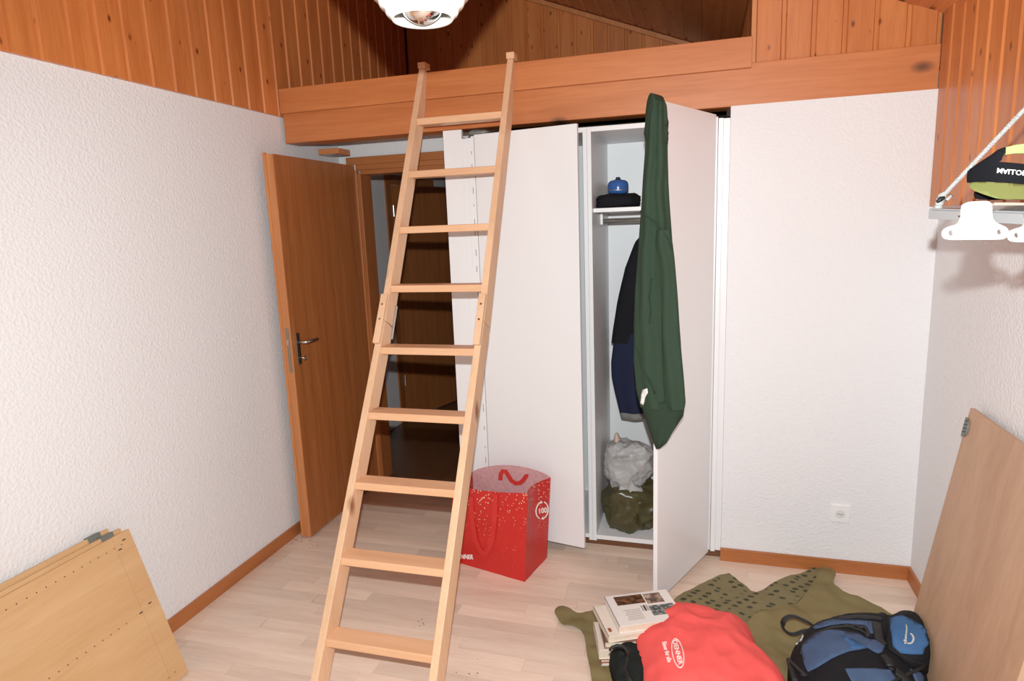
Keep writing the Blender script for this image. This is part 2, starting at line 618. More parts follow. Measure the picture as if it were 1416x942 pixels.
lev = MB().tube([dp(.052, .006, 1.083), dp(.052, .045, 1.083), dp(.062, .055, 1.083), dp(.12, .055, 1.082), dp(.165, .048, 1.080)], [.009, .009, .0095, .009, .008], 12)
lev.build('handle_lever', MAT['metal'], dr, smooth=True)
key = MB().tube([dp(.052, .006, 1.0), dp(.052, .03, 1.0)], .004, 8)
pts = [dp(.052 + .013 * math.cos(a), .038 + .0 * a, 1.0 + .010 * math.sin(a)) for a in np.linspace(0, 2 * math.pi, 13)]
key.tube(pts, .003, 6)
key.build('key', MAT['metal'], dr, smooth=True)
MB().obox(free_p + dn * .008 + Z * .93, e1 * .0012, dn * .02, Z * .235).build('lock_plate', MAT['brass'], dr)
MB().obox(free_p + dn * .010 + Z * 1.075, e1 * .010, dn * .012, Z * .03).build('latch', MAT['metal'], dr, bevel=.002)

# ------------------------------------------------------------------ wardrobe
wd = empty('wardrobe', (1.6, .27, 0), 'white built-in wardrobe under the beam, one door wide open', 'wardrobe')
ZB, ZT = .045, 2.072
def wpart(n, a, b, m='white', bev=.0012, par=None):
    return MB().box(a, b).build(n, MAT[m], par or wd, bevel=bev)
wpart('filler_strip', (.912, -.004, 0.0), (1.008, .018, HB - .002))
wpart('filler_strip', (1.0085, -.012, ZB), (1.0395, .018, 2.062))
wpart('filler_strip', (1.040, -.0212, ZB), (1.0745, .0, 2.062))
wpart('side_panel', (.912, .018, 0.0), (.934, .55, 2.10))
wpart('side_panel', (1.052, .0, ZB), (1.072, .55, ZT))
wpart('side_panel', (1.598, 0, .032), (1.617, .55, ZT))
wpart('side_panel', (1.6175, 0, .032), (1.637, .55, ZT))
wpart('side_panel', (2.172, 0, ZB), (2.192, .55, ZT))
wpart('filler_strip', (2.1935, -.012, ZB), (2.214, .018, 2.064))
wpart('filler_strip', (2.2145, .004, ZB), (2.2425, .02, 2.064))
wpart('back_panel', (1.072, .54, ZB), (1.598, .55, ZT))
wpart('back_panel', (1.637, .54, ZB), (2.172, .55, ZT))
wpart('top_panel', (1.072, 0.0, 2.05), (1.598, .54, ZT))
wpart('top_panel', (1.637, 0.0, 2.05), (2.172, .54, ZT))
wpart('bottom_panel', (1.072, 0.0, ZB), (1.598, .54, .066))
wpart('bottom_panel', (1.637, 0.0, ZB - .004), (2.172, .54, .064))
wpart('shelf', (1.638, .03, 1.687), (2.171, .54, 1.706))
wpart('kickboard', (1.0, .025, 0), (2.242, .045, .044), 'brown_kick')
rod = MB().tube([(1.638, .27, 1.645), (2.171, .27, 1.645)], .0125, 14).build('clothes_rail', MAT['metal'], wd, smooth=True)
MB().box((1.6375, .252, 1.628), (1.650, .288, 1.6865)).build('rail_bracket', MAT['white_edge'], rod, bevel=.002)
# door, slightly ajar: hinged on the left
def wdoor(piv, ang, width, sgn, z0, z1, th=.019):
    """piv: hinge point on the outer face; returns corner, width vector, thickness vector"""
    e = Vector((sgn * math.cos(ang), -math.sin(ang), 0))
    n = Vector((-math.sin(ang) * sgn, -math.cos(ang), 0))   # outward
    return e * width, n * -th
p1 = Vector((1.077, -.021, ZB))
wv, tv = wdoor(p1, math.radians(10.5), .5255, 1, 0, 0)
MB().obox(p1, wv, tv, Z * 2.03).build('door', MAT['white'], wd, bevel=.0015)
p2 = Vector((2.184, -.022, ZB))
wv2, tv2 = wdoor(p2, math.radians(66.5), .530, -1, 0, 0)
od = MB().obox(p2, wv2, tv2, Z * 2.033).build('door', MAT['white'], wd, bevel=.0015)
for z in (.25, 1.15, 1.85):
    MB().box((2.150, .01, z), (2.172, .06, z + .05)).build('hinge', MAT['metal'], wd, bevel=.003)
# worn dark slits along the hinge line
for z0, z1 in ((1.985, 2.0), (1.90, 1.94), (1.80, 1.83), (1.74, 1.75), (1.60, 1.68), (1.50, 1.53), (1.42, 1.45), (1.30, 1.34), (1.16, 1.22), (1.05, 1.06), (.93, .97), (.84, .85), (.70, .74), (.60, .62), (.50, .51), (.42, .45)):
    MB().box((1.0605, -.0232, z0), (1.0625, -.0210, z1)).build('hinge_slit', MAT['grey_plastic'], wd)
# added near-black sheets that paint the shade in the gap above the wardrobe
wpart('gap_shade_board', (1.06, .50, 2.0725), (2.2425, .51, 2.198), 'dark')
wpart('gap_shade_board', (1.06, .122, 2.190), (2.2425, .499, 2.198), 'dark')
wpart('gap_shade_sheet', (1.06, .03, 2.0722), (2.2425, .499, 2.0745), 'dark')

# ------------------------------------------------------------------ ladder
ld = empty('ladder', (1.09, -1.35, 0), 'light spruce folding ladder leaning on the loft edge', 'ladder')
s_ = .405 / .42
def scl(v): return CAM + (Vector(v) - CAM) * s_
TH_ = .011
ex = Vector((math.cos(TH_), math.sin(TH_), 0))
A1 = scl((.823, -.103, 2.159))
d1 = Vector((.001, -.131, -.252)) * s_
d2v = Vector((.001, -.146, -.244)) * s_
WI = .405
aj = .576
J = A1 + d1 * (3 + aj)
rung_p = [A1 + d1 * i for i in range(4)] + [J + d2v * (1 - aj) + d2v * i for i in range(5)]
while rung_p[-1].z + d2v.z > .03:
    rung_p.append(rung_p[-1] + d2v)
def side_normal(d):
    n = ex.cross(-d).normalized()
    return n if n.y > 0 else -n       # pointing away from the camera (back of ladder)
n1, n2 = side_normal(d1), side_normal(d2v)
ST, SD = .028, .082
top_t = (2.384 - A1.z) / d1.z         # negative: above the first rung
TOP = A1 + d1 * top_t
foot_t = (J.z - 0.0) / -d2v.z
FOOT = J + d2v * foot_t
class_gap = d1.normalized() * .0012
for sx in (0, 1):
    off = -ex * ST if sx == 0 else ex * WI
    dd = -d1.normalized()
    P = [J - class_gap, J - class_gap + n1 * SD]
    # back edge follows, tapers to the loft board at the top
    for s, dep in ((.36, SD), (.30, SD), (.24, SD * .97), (.18, SD * .86), (.12, .058), (.06, .042), (0, .034)):
        P.append(TOP - dd * s + n1 * min(dep, SD))
    P.append(TOP)
    up_ = MB().prism([p + off for p in P], ex * ST).build('stringer', MAT['ladder'], ld, bevel=.002)
    Fb = FOOT + Vector((0, SD / max(.2, n2.y) * 1.0, 0))
    P = [J + class_gap, J + class_gap + n2 * SD, Fb, FOOT]
    MB().prism([p + off for p in P], ex * ST).build('stringer', MAT['ladder'], ld, bevel=.002)
    # top hook block
    c0 = TOP + off - ex * .004 + Vector((0, -.006, 0))
    MB().obox(c0, ex * (ST + .010), Vector((0, .062, 0)), Z * .028).build('hook_block', MAT['rung'], ld, bevel=.003)
    # splice plate in front of the joint
    pa = rung_p[3] + d1 * .16 + off
    pb = rung_p[4] - d2v * .045 + off
    pl = MB().prism([pa - ex * .001, pb - ex * .001, pb - n2 * .020 - ex * .001, pa - n1 * .020 - ex * .001], ex * (ST + .001)).build('splice_plate', MAT['ladder'], ld, bevel=.003)
    for fr in (.22, .52):
        c = pa.lerp(pb, fr) - n1 * .0203 + ex * ST * .5
        MB().tube([c + n1 * .001, c - n1 * .0012], .0045, 10).build('screw', MAT['metal'], pl)
    # hinge on the back edge
    hb = J + off + n1 * (SD - .012) + (ex * ST if sx == 0 else -ex * .002)
    MB().obox(hb - d1.normalized() * .095, d1.normalized() * .15, n1 * .018, ex * .0025).build('hinge', MAT['metal'], ld, bevel=.002)
RT, RD = .030, .078
for i, rp in enumerate(rung_p):
    nn = n1 if i < 4 else n2
    o = rp - Vector((0, .001, 0)) - Z * RT
    back = Vector((0, RD, 0))
    MB().obox(o - ex * .001, ex * (WI + .002), back, Z * RT).build('rung', MAT['rung'], ld, bevel=.003)
    # knot / screw heads on the stringers
    if i in (0, 5, 6, 7):
        c = rp + ex * (WI + ST * .4) - nn * .0002 - Z * .02
        MB().tube([c + nn * .002, c - nn * .0008], .005, 10).build('screw', MAT['rung'], ld)

# ------------------------------------------------------------------ pendant lamp
lc = deep((584.5, 28), 1.20)
lp = empty('pendant_lamp', lc, 'ridged white glass pendant lamp hanging in front of the ladder', 'lamp')
glass = plain('opal_glass', (.90, .885, .83, 1), .16)
prof = [(.052, .004), (.0565, 0), (.059, .004), (.066, .009), (.0685, .013), (.0685, .017), (.077, .023), (.0805, .029), (.0805, .033), (.089, .039), (.093, .046), (.093, .050), (.102, .056), (.107, .064), (.107, .068), (.117, .075), (.123, .084), (.123, .088), (.134, .096), (.141, .106), (.141, .110), (.154, .120), (.163, .132), (.163, .136), (.175, .148), (.182, .163), (.178, .18), (.155, .20), (.12, .212), (.07, .222), (.035, .228), (.03, .228), (.03, .22), (.11, .205), (.165, .175), (.150, .125), (.11, .078), (.07, .03), (.052, .012), (.052, .004)]
MB().lathe(prof, lc, seg=56).build('shade', glass, lp, smooth=True)
bulb_prof = [(.0455 * math.sin(a), .040 - .0455 * math.cos(a)) for a in np.linspace(.001, math.pi, 22)]
cap_prof = [(.046 * math.sin(a), .040 - .046 * math.cos(a)) for a in np.linspace(.001, 1.0, 12)]
MB().lathe(bulb_prof, lc, seg=32).build('bulb', plain('bulb_glass', (.85, .83, .78, 1), .1), lp, smooth=True)
MB().lathe(cap_prof, lc, seg=32).build('mirror_cap', MAT['chrome'], lp, smooth=True)
rz = roof(lc.x) - .012
MB().lathe([(.012, .226), (.032, .230), (.030, .28), (.010, .31), (.004, .315), (.004, rz - lc.z - .05), (.05, rz - lc.z - .045), (.055, rz - lc.z)], lc, seg=24, cap=True).build('suspension', MAT['white_edge'], lp, smooth=True)

# ------------------------------------------------------------------ wall outlet
oc = Vector((2.756, 0, .293))
ou = empty('wall_outlet', (oc.x, 0, oc.z), 'white square three-pin wall outlet near the right corner', 'outlet')
MB().box((oc.x - .042, -.010, oc.z - .044), (oc.x + .042, -.0003, oc.z + .044)).build('plate', MAT['white_edge'], ou, bevel=.006)
MB().lathe([(.0, -.0125), (.019, -.0125), (.021, -.0105), (.021, -.010)], oc, 'y', 28).build('insert', plain('outlet_insert', (.74, .71, .69, 1), .4), ou)
for dx, dz in ((-.008, 0), (.008, 0), (0, -.004)):
    MB().lathe([(0, -.0131), (.0024, -.0131), (.0024, -.0120)], oc + Vector((dx, 0, dz)), 'y', 10).build('pin_hole', MAT['black'], ou)


# ------------------------------------------------------------------ leaning boards
# right board: leans on the right wall
rbx0, rbx1, rbz = 2.893, W - .016, .966
ry0, ry1 = -1.25, -.57
rb = empty('shelf_board', (2.93, -.9, 0), 'tall beech board leaning on the right wall beside the backpack', 'board')
lean = Vector((rbx1 - rbx0, 0, rbz)).normalized()
bn = Vector((-lean.z, 0, lean.x))
th = .016
P0 = Vector((rbx0, ry0, th * lean.x))
Lr = (Vector((rbx1, 0, rbz)) - Vector((rbx0, 0, 0))).length
MB().obox(P0, lean * Lr, Vector((0, ry1 - ry0, 0)), bn * th).build('panel', MAT['board_r'], rb, bevel=.001)
# grey plastic corner piece near the top left corner
cpo = Vector((rbx0, ry1, 0)) + lean * (Lr - .035) + bn * (th + .0005) + Vector((0, 0, th * lean.x))
cpm = MB()
pl = []
for a in np.linspace(0, math.pi, 14):
    pl.append(cpo - lean * (.034 - .034 * math.cos(a)) * 1.0 + Vector((0, -.036 * math.sin(a) ** .8, 0)))
cpm.prism(pl, bn * .006)
cp = cpm.build('corner_fitting', MAT['grey_plastic'], rb, bevel=.001)
for k in range(4):
    q = cpo - lean * (.014 + .013 * k) + bn * .0062 + Vector((0, -.004, 0))
    MB().obox(q, Vector((0, -.024, 0)) + lean * .006, lean * .003, bn * .0012).build('rib', MAT['black'], cp)

# left boards, leaning on the left wall
def left_board(name, label, y_r, x_top, z_top, x_bot, length, th, drop=0.0, yaw=0.0):
    t = empty(name, (x_bot, y_r - length / 2, 0), label, 'board', 'cupboard boards leaning by the left wall')
    up = Vector((x_top - x_bot, 0, z_top)).normalized()
    L = (Vector((x_top - x_bot, 0, z_top))).length
    al = Vector((math.sin(yaw), -math.cos(yaw), 0))
    al = (al - up * drop).normalized()
    nrm = up.cross(al)
    if nrm.x < 0: nrm = -nrm
    o = Vector((x_bot, y_r, 0)) - nrm * th
    return t, o, al * length, up * L, nrm * th, nrm
holes_mat = MAT['black']
specs = [
    ('cupboard_board', 'front board with rows of peg holes leaning by the left wall', -1.300, .082, .570, .268, 1.1, .017, .0, .0),
    ('cupboard_board', 'middle board of the stack by the left wall with a grey fitting', -1.316, .060, .578, .246, 1.1, .017, 0, 0),
    ('cupboard_board', 'rearmost board of the stack against the left wall with a grey fitting', -1.345, .034, .588, .222, 1.1, .017, 0, 0)]
for bi, (nm, lb_, yr, xt, zt, xb_, ln, th_, dr_, yw) in enumerate(specs):
    t, o, al, up, tv_, nrm = left_board(nm, lb_, yr, xt, zt, xb_, ln, th_, dr_, yw)
    # keep the lower edge on the floor
    low = min((o + tv_).z, o.z, (o + al).z)
    o = o - Z * low + Z * .0005
    MB().obox(o, al, up, tv_).build('panel', MAT['board'], t, bevel=.001)
    alu, upu = al.normalized(), up.normalized()
    if bi == 0:
        f0 = o + tv_
        H_ = up.length
        for row in (.035, H_ - .04, H_ * .5):
            for k in range(22):
                c = f0 + upu * row + alu * (.05 + .032 * k)
                if row == H_ * .5 and k < 3: continue
                MB().tube([c - nrm * .001, c + nrm * .0004], .0022, 6).build('peg_hole', holes_mat, t)
        for u_, v_ in ((.028, H_ - .03), (.055, H_ - .055), (.030, H_ * .52), (.075, H_ * .5)):
            c = f0 + upu * v_ + alu * u_
            MB().obox(c, alu * .014, upu * .004, nrm * .0006).build('screw_slot', holes_mat, t)
        MB().obox(f0 + upu * .0 + alu * .075 - nrm * .001, alu * .0008, upu * H_, nrm * .0012).build('veneer_seam', plain('seam', (.42, .25, .12, 1), .6), t)
    else:
        c = o + up + alu * .035 - upu * .004
        br = MB().obox(c + upu * .004, alu * .05, tv_ * 1.25, upu * .004)
        br.obox(c + tv_ + nrm * .0003 - upu * .018, alu * .05, upu * .022, nrm * .0035)
        br.build('corner_fitting', MAT['grey_plastic'], t, bevel=.001)


# ------------------------------------------------------------------ soft things
def smooth_loop(pts, n):
    """closed Catmull-Rom through 2D/3D points, n samples by arc length"""
    P = [Vector(p) for p in pts]
    m = len(P)
    dense = []
    for i in range(m):
        p0, p1, p2, p3 = P[i - 1], P[i], P[(i + 1) % m], P[(i + 2) % m]
        for k in range(12):
            t = k / 12
            dense.append(.5 * ((2 * p1) + (p2 - p0) * t + (2 * p0 - 5 * p1 + 4 * p2 - p3) * t * t + (3 * p1 - p0 - 3 * p2 + p3) * t ** 3))
    dense.append(dense[0])
    L = [0]
    for a, b in zip(dense, dense[1:]):
        L.append(L[-1] + (b - a).length)
    out = []
    j = 0
    for k in range(n):
        s = L[-1] * k / n
        while L[j + 1] < s: j += 1
        f = (s - L[j]) / max(1e-9, L[j + 1] - L[j])
        out.append(dense[j].lerp(dense[j + 1], f))
    return out


def fbm(v, sc, o=3):
    return noise.fractal(Vector(v) * sc, 1.0, 2.0, o)


def ridge(v, sc):
    return 1 - abs(noise.noise(Vector(v) * sc)) * 2


def blob(outline, c, H, base=0.0, seg=72, rings=22, p=2.4, q=.55, amp=.01, sc=9, rid=0.0, rsc=7, seed=0, clamp=None):
    """soft mound over a floor outline: returns MB and a BVH"""
    loop = smooth_loop([(a[0], a[1], 0) for a in outline], seg)
    c = Vector((c[0], c[1], 0))
    vs, fs = [], []
    sd = Vector((seed * 13.1, seed * 7.7, seed))
    top = Vector((c.x, c.y, base + H))
    vs.append(top + Vector((0, 0, amp * fbm(top + sd, sc))))
    for i in range(1, rings + 1):
        s = i / rings
        for k in range(seg):
            a = c.lerp(loop[k], s)
            z = base + H * max(0.0, 1 - s ** p) ** q
            v = Vector((a.x, a.y, z))
            w = min(1, (1 - s) * 3 + .25)
            v.z += w * (amp * fbm(v + sd, sc) + rid * (ridge(v + sd, rsc) - .5))
            v.z = max(v.z, base + .001)
            if clamp: clamp(v)
            vs.append(v)
    for k in range(seg):
        fs.append((0, 1 + k, 1 + (k + 1) % seg))
    for i in range(rings - 1):
        for k in range(seg):
            a, b = 1 + i * seg + k, 1 + i * seg + (k + 1) % seg
            fs.append((a, a + seg, b + seg, b))
    fs.append(tuple(reversed([1 + (rings - 1) * seg + k for k in range(seg)])))
    mb = MB().add(vs, fs)
    return mb, BVHTree.FromPolygons([tuple(v) for v in mb.v], mb.f)


def inside(pt, poly):
    x, y = pt
    r = False
    j = len(poly) - 1
    for i in range(len(poly)):
        xi, yi = poly[i]
        xj, yj = poly[j]
        if (yi > y) != (yj > y) and x < (xj - xi) * (y - yi) / (yj - yi) + xi:
            r = not r
        j = i
    return r


def fill2d(poly, step, holes=()):
    """triangulated polygon with interior points"""
    V, E_ = [], []
    def ring(pl):
        pts = []
        for i, a in enumerate(pl):
            b = pl[(i + 1) % len(pl)]
            n = max(1, int(math.hypot(b[0] - a[0], b[1] - a[1]) / step))
            for k in range(n):
                pts.append((a[0] + (b[0] - a[0]) * k / n, a[1] + (b[1] - a[1]) * k / n))
        s = len(V)
        V.extend(pts)
        E_.extend([(s + i, s + (i + 1) % len(pts)) for i in range(len(pts))])
    ring(poly)
    for h in holes: ring(h)
    xs, ys = [a[0] for a in poly], [a[1] for a in poly]
    yv = min(ys) + step * .5
    r = 0
    while yv < max(ys):
        xv = min(xs) + step * (.25 + .5 * (r % 2))
        while xv < max(xs):
            if inside((xv, yv), poly) and not any(inside((xv, yv), h) for h in holes):
                V.append((xv, yv))
            xv += step
        yv += step
        r += 1
    ov, oe, of, *_ = delaunay_2d_cdt([Vector(v) for v in V], E_, [], 0, step * .02)
    F = []
    for f in of:
        cx = sum(ov[i].x for i in f) / len(f)
        cy = sum(ov[i].y for i in f) / len(f)
        if inside((cx, cy), poly) and not any(inside((cx, cy), h) for h in holes):
            F.append(tuple(f))
    return [(v.x, v.y) for v in ov], F


def on_surface(V2, F2, bvh, off, base=-.004):
    """lays a flat patch onto a built surface, as a closed thin shell"""
    top, bot = [], []
    for q in V2:
        d = ray(q).normalized()
        h, nrm, _, _ = bvh.ray_cast(CAM, d)
        if h is None:
            far = CAM + d * 2.6
            h, nrm, _, _ = bvh.find_nearest(far)
        if nrm.dot(d) > 0: nrm = -nrm
        top.append(h + nrm * off)
        bot.append(h + nrm * base)
    return shell(top, bot, F2)


def shell(top, bot, F2):
    n = len(top)
    fs = list(F2) + [tuple(i + n for i in reversed(f)) for f in F2]
    cnt = {}
    for f in F2:
        for i in range(len(f)):
            a, b = f[i], f[(i + 1) % len(f)]
            cnt[(a, b)] = cnt.get((a, b), 0) + 1
    for (a, b) in cnt:
        if (b, a) not in cnt:
            fs.append((b, a, a + n, b + n))
    return MB().add(top + bot, fs)


def patch(name, poly, bvh, off, mat, parent, step=6, smooth=True, holes=()):
    V2, F2 = fill2d(poly, step, holes)
    return on_surface(V2, F2, bvh, off).build(name, mat, parent, smooth=smooth)


def text2d(txt, size=1.0, bold=.0):
    cu = bpy.data.curves.new('lettering', 'FONT')
    cu.body = txt
    cu.size = size
    cu.offset = bold
    cu.align_x = 'CENTER'
    cu.align_y = 'CENTER'
    cu.resolution_u = 3
    o = bpy.data.objects.new('lettering', cu)
    COL.objects.link(o)
    dg = bpy.context.evaluated_depsgraph_get()
    m = o.evaluated_get(dg).to_mesh()
    V = [(v.co.x, v.co.y) for v in m.vertices]
    F = [tuple(f.vertices) for f in m.polygons]
    o.evaluated_get(dg).to_mesh_clear()
    bpy.data.objects.remove(o)
    bpy.data.curves.remove(cu)
    return V, F


def crop(pts, ox, oy, k):
    return [(ox + x / k, oy + y / k) for x, y in pts]


# ---- olive cloth on the floor
olive = (.235, .185, .085, 1)
m_olive = plain('olive_cotton', olive, .9, bump=.25, bscale=600, vary=.10, vscale=10, sheen=.0)
def print_mat():
    m, nt, b = new_mat('olive_leaf_print')
    L = nt.links.new
    tc = N(nt, 'ShaderNodeTexCoord')
    mp = N(nt, 'ShaderNodeMapping')
    mp.inputs['Scale'].default_value = (21, 30, 1)
    mp.inputs['Rotation'].default_value = (0, 0, .5)
    L(tc.outputs['Object'], mp.inputs['Vector'])
    vo = N(nt, 'ShaderNodeTexVoronoi')
    vo.inputs['Scale'].default_value = 1
    vo.inputs['Randomness'].default_value = .35
    L(mp.outputs[0], vo.inputs['Vector'])
    ns = N(nt, 'ShaderNodeTexNoise')
    ns.inputs['Scale'].default_value = 240
    L(tc.outputs['Object'], ns.inputs['Vector'])
    ad = N(nt, 'ShaderNodeMath', operation='MULTIPLY_ADD')
    L(ns.outputs['Fac'], ad.inputs[0])
    ad.inputs[1].default_value = .32
    L(vo.outputs['Distance'], ad.inputs[2])
    cr = N(nt, 'ShaderNodeMapRange')
    cr.inputs['From Min'].default_value = .41
    cr.inputs['From Max'].default_value = .47
    L(ad.outputs[0], cr.inputs['Value'])
    mx = N(nt, 'ShaderNodeMix', data_type='RGBA')
    mx.inputs[6].default_value = (.045, .045, .022, 1)
    mx.inputs[7].default_value = (.205, .165, .078, 1)
    L(cr.outputs[0], mx.inputs[0])
    L(mx.outputs[2], b.inputs['Base Color'])
    b.inputs['Roughness'].default_value = .9
    return m
m_print = print_mat()
clo = empty('olive_cloth', (2.2, -.6, 0), 'crumpled olive green cloth with leaf print spread on the floor', 'cloth')
def flat_cloth(name, pxs, mat, parent, z0, amp, sc, step=.016, seed=0, bump_fn=None):
    poly = [tuple(at(q, 2, z0)[:2]) for q in pxs]
    poly = [tuple(v[:2]) for v in smooth_loop([(a, b, 0) for a, b in poly], 90)]
    V2, F2 = fill2d(poly, step)
    top, bot = [], []
    for x, y_ in V2:
        v = Vector((x, y_, seed))
        h = z0 + .006 + amp * max(0, .55 + fbm(v, sc)) + .5 * amp * max(0, ridge(v, sc * .8) - .4)
        if bump_fn: h += bump_fn(x, y_)
        top.append(Vector((x, y_, h)))
        bot.append(Vector((x, y_, max(z0 + .001, h - .004))))
    if sum((V2[F2[0][1]][0] - V2[F2[0][0]][0]) * (V2[F2[0][2]][1] - V2[F2[0][0]][1]) - (V2[F2[0][1]][1] - V2[F2[0][0]][1]) * (V2[F2[0][2]][0] - V2[F2[0][0]][0]) for _ in [0]) < 0:
        F2 = [tuple(reversed(f)) for f in F2]
    return shell(top, bot, F2).build(name, mat, parent, smooth=True, sharp=60)
flat_cloth('printed_flap', [(905, 862), (925, 838), (960, 815), (1005, 796), (1012, 800), (1030, 812), (1046, 822), (1075, 806), (1105, 796), (1130, 787), (1142, 790), (1128, 812), (1108, 832), (1085, 850), (1052, 870), (1020, 900), (960, 900)], m_print, clo, .003, .010, 9, seed=3)
flat_cloth('plain_fold', [(1035, 866), (1062, 850), (1100, 838), (1118, 822), (1136, 789), (1148, 791), (1156, 797), (1152, 812), (1168, 826), (1195, 836), (1225, 850), (1255, 880), (1250, 930), (1180, 990), (1060, 1010), (1000, 990), (1010, 925)], m_olive, clo, .010, .022, 7, seed=8)
flat_cloth('hood_corner', [(767, 850), (774, 843), (786, 844), (795, 850), (812, 850), (832, 848), (870, 862), (905, 880), (900, 960), (860, 1000), (824, 985), (818, 942), (812, 908), (806, 878), (790, 870), (777, 866)], m_olive, clo, .0015, .012, 13, seed=5)

# ---- stack of books
paper = plain('book_paper', (.72, .60, .47, 1), .8, vary=.12, vscale=60)
cover_w = plain('cream_cover', (.78, .68, .58, 1), .45, vary=.06, vscale=20)
cover_w2 = plain('white_cover', (.80, .74, .70, 1), .4)
cover_br = plain('brown_cover', (.22, .11, .065, 1), .5, vary=.15, vscale=30)
cover_red = plain('rust_spine', (.33, .07, .03, 1), .5)
def photo_mat(name, cols, sc):
    m, nt, b = new_mat(name)
    L = nt.links.new
    tc = N(nt, 'ShaderNodeTexCoord')
    n = N(nt, 'ShaderNodeTexNoise')
    n.inputs['Scale'].default_value = sc
    n.inputs['Detail'].default_value = 4
    L(tc.outputs['Object'], n.inputs['Vector'])
    r = N(nt, 'ShaderNodeValToRGB')
    r.color_ramp.elements[0].position = .3
    r.color_ramp.elements[1].position = .72
    r.color_ramp.elements[0].color = cols[0]
    r.color_ramp.elements[1].color = cols[2]
    e = r.color_ramp.elements.new(.5)
    e.color = cols[1]
    L(n.outputs['Fac'], r.inputs['Fac'])
    L(r.outputs[0], b.inputs['Base Color'])
    b.inputs['Roughness'].default_value = .3
    return m
ph1 = photo_mat('photo_brown', [(.02, .015, .01, 1), (.12, .05, .02, 1), (.32, .13, .06, 1)], 55)
ph2 = photo_mat('photo_bowl', [(.03, .02, .015, 1), (.22, .13, .09, 1), (.75, .6, .5, 1)], 35)
ph3 = photo_mat('photo_grey', [(.01, .012, .012, 1), (.10, .12, .11, 1), (.6, .55, .5, 1)], 70)
ink = plain('printed_text', (.42, .36, .31, 1), .6)


def book(label, corner, ang, w, d, z0, z1, cov, ct=.003, spine='left', over=.004):
    """corner: front-left corner of the cover; ang: rotation about z; w along its long edge, d deep"""
    o = empty('book', (corner[0], corner[1], z0), label, 'book', 'books stacked beside the red bag')
    ex_ = Vector((math.cos(ang), math.sin(ang), 0))
    ey_ = Vector((-math.sin(ang), math.cos(ang), 0))
    c = Vector((corner[0], corner[1], z0))
    MB().obox(c, ex_ * w, ey_ * d, Z * ct).build('cover', cov, o, bevel=.0008)
    MB().obox(c + Z * (z1 - z0 - ct), ex_ * w, ey_ * d, Z * ct).build('cover', cov, o, bevel=.0008)
    MB().obox(c + Z * ct + ex_ * over + ey_ * over, ex_ * (w - 2 * over), ey_ * (d - over - .003), Z * (z1 - z0 - 2 * ct)).build('pages', paper, o)
    if spine == 'back':
        MB().obox(c + ey_ * (d - .003), ex_ * w, ey_ * .003, Z * (z1 - z0)).build('spine', cov, o)
    else:
        MB().obox(c, ex_ * .003, ey_ * d, Z * (z1 - z0)).build('spine', cov, o)
    return o, c, ex_, ey_
g28 = math.atan2(.114, .246)
fl_ = lambda q, z: at(q, 2, z)
b0 = fl_((828, 926.8), 0)
G = 'books stacked beside the red bag'
book('white book with rust stripe lowest in the stack', (1.792, -.905), .30, .22, .165, .018, .034, cover_red)
book('thick pale book second from the bottom of the stack', (1.787, -.907), .28, .23, .175, .035, .072, cover_w)
book('brown hardback in the middle of the book stack', (1.806, -.893), .30, .22, .15, .073, .100, cover_br)
ob, c_, ea, eb = book('wide cream book with a small red mark under the top one', fl_((841.7, 885), .115), g28 + .02, .255, .200, .101, .125, cover_w)
sp_ = MB().obox(c_ + Z * .0242 + ea * .012 + eb * .03, ea * .012, eb * .022, Z * .0003).build('red_mark', cover_red, ob)
ot, c_, ea, eb = book('white illustrated book lying on top of the stack', fl_((856.5, 867), .155), g28, .262, .200, .1255, .155, cover_w2)
ztop = c_ + Z * (.155 - .1255 + .0002)
def print_on(name, u0, u1, v0, v1, mat):
    MB().obox(ztop + ea * u0 + eb * v0, ea * (u1 - u0), eb * (v1 - v0), Z * .0003).build(name, mat, ot)
print_on('cover_photo', .035, .150, .128, .187, ph1)
print_on('cover_photo', .155, .225, .118, .184, ph2)
print_on('cover_photo', .150, .250, .040, .104, ph3)
for k in range(7):
    print_on('text_line', .045 + .004 * (k % 3), .112, .030 + .010 * k, .0335 + .010 * k, ink)
for k in range(3):
    print_on('text_line', .120 + .010 * k, .127 + .010 * k, .075, .112, MAT['black'] if k == 1 else ink)
book('flat white book lying on the floor under the stack', (1.797, -.911), .30, .21, .16, .006, .0175, cover_w2, ct=.002)

# ---- coral red stuffed bag
m_coral = plain('coral_red_fabric', (.88, .115, .105, 1), .75, bump=.12, bscale=350, vary=.05, vscale=5)
m_print_w = plain('white_print', (.88, .84, .80, 1), .6)
out = [fl_(q, .06)[:2] for q in [(869, 905), (870, 880), (882, 853), (900, 841), (940, 843), (975, 848), (1010, 856), (1036, 866), (1046, 884), (1056, 908), (1078, 926), (1095, 950)]]
out += [fl_(q, .01)[:2] for q in [(1100, 1000), (1060, 1040), (985, 1050), (915, 1030), (886, 980)]]
cc = (sum(o[0] for o in out) / len(out), sum(o[1] for o in out) / len(out))
mb, bv = blob(out, (cc[0] - .03, cc[1] + .04), .150, base=.016, seg=96, rings=34, p=3.0, q=.60, amp=.010, sc=8, rid=.009, rsc=11, seed=2)
rbag = empty('stuffed_red_bag', (cc[0], cc[1], 0), 'coral red stuffed fabric bag with white oval logo beside the books', 'bag')
mb.build('bag_body', m_coral, rbag, smooth=True)
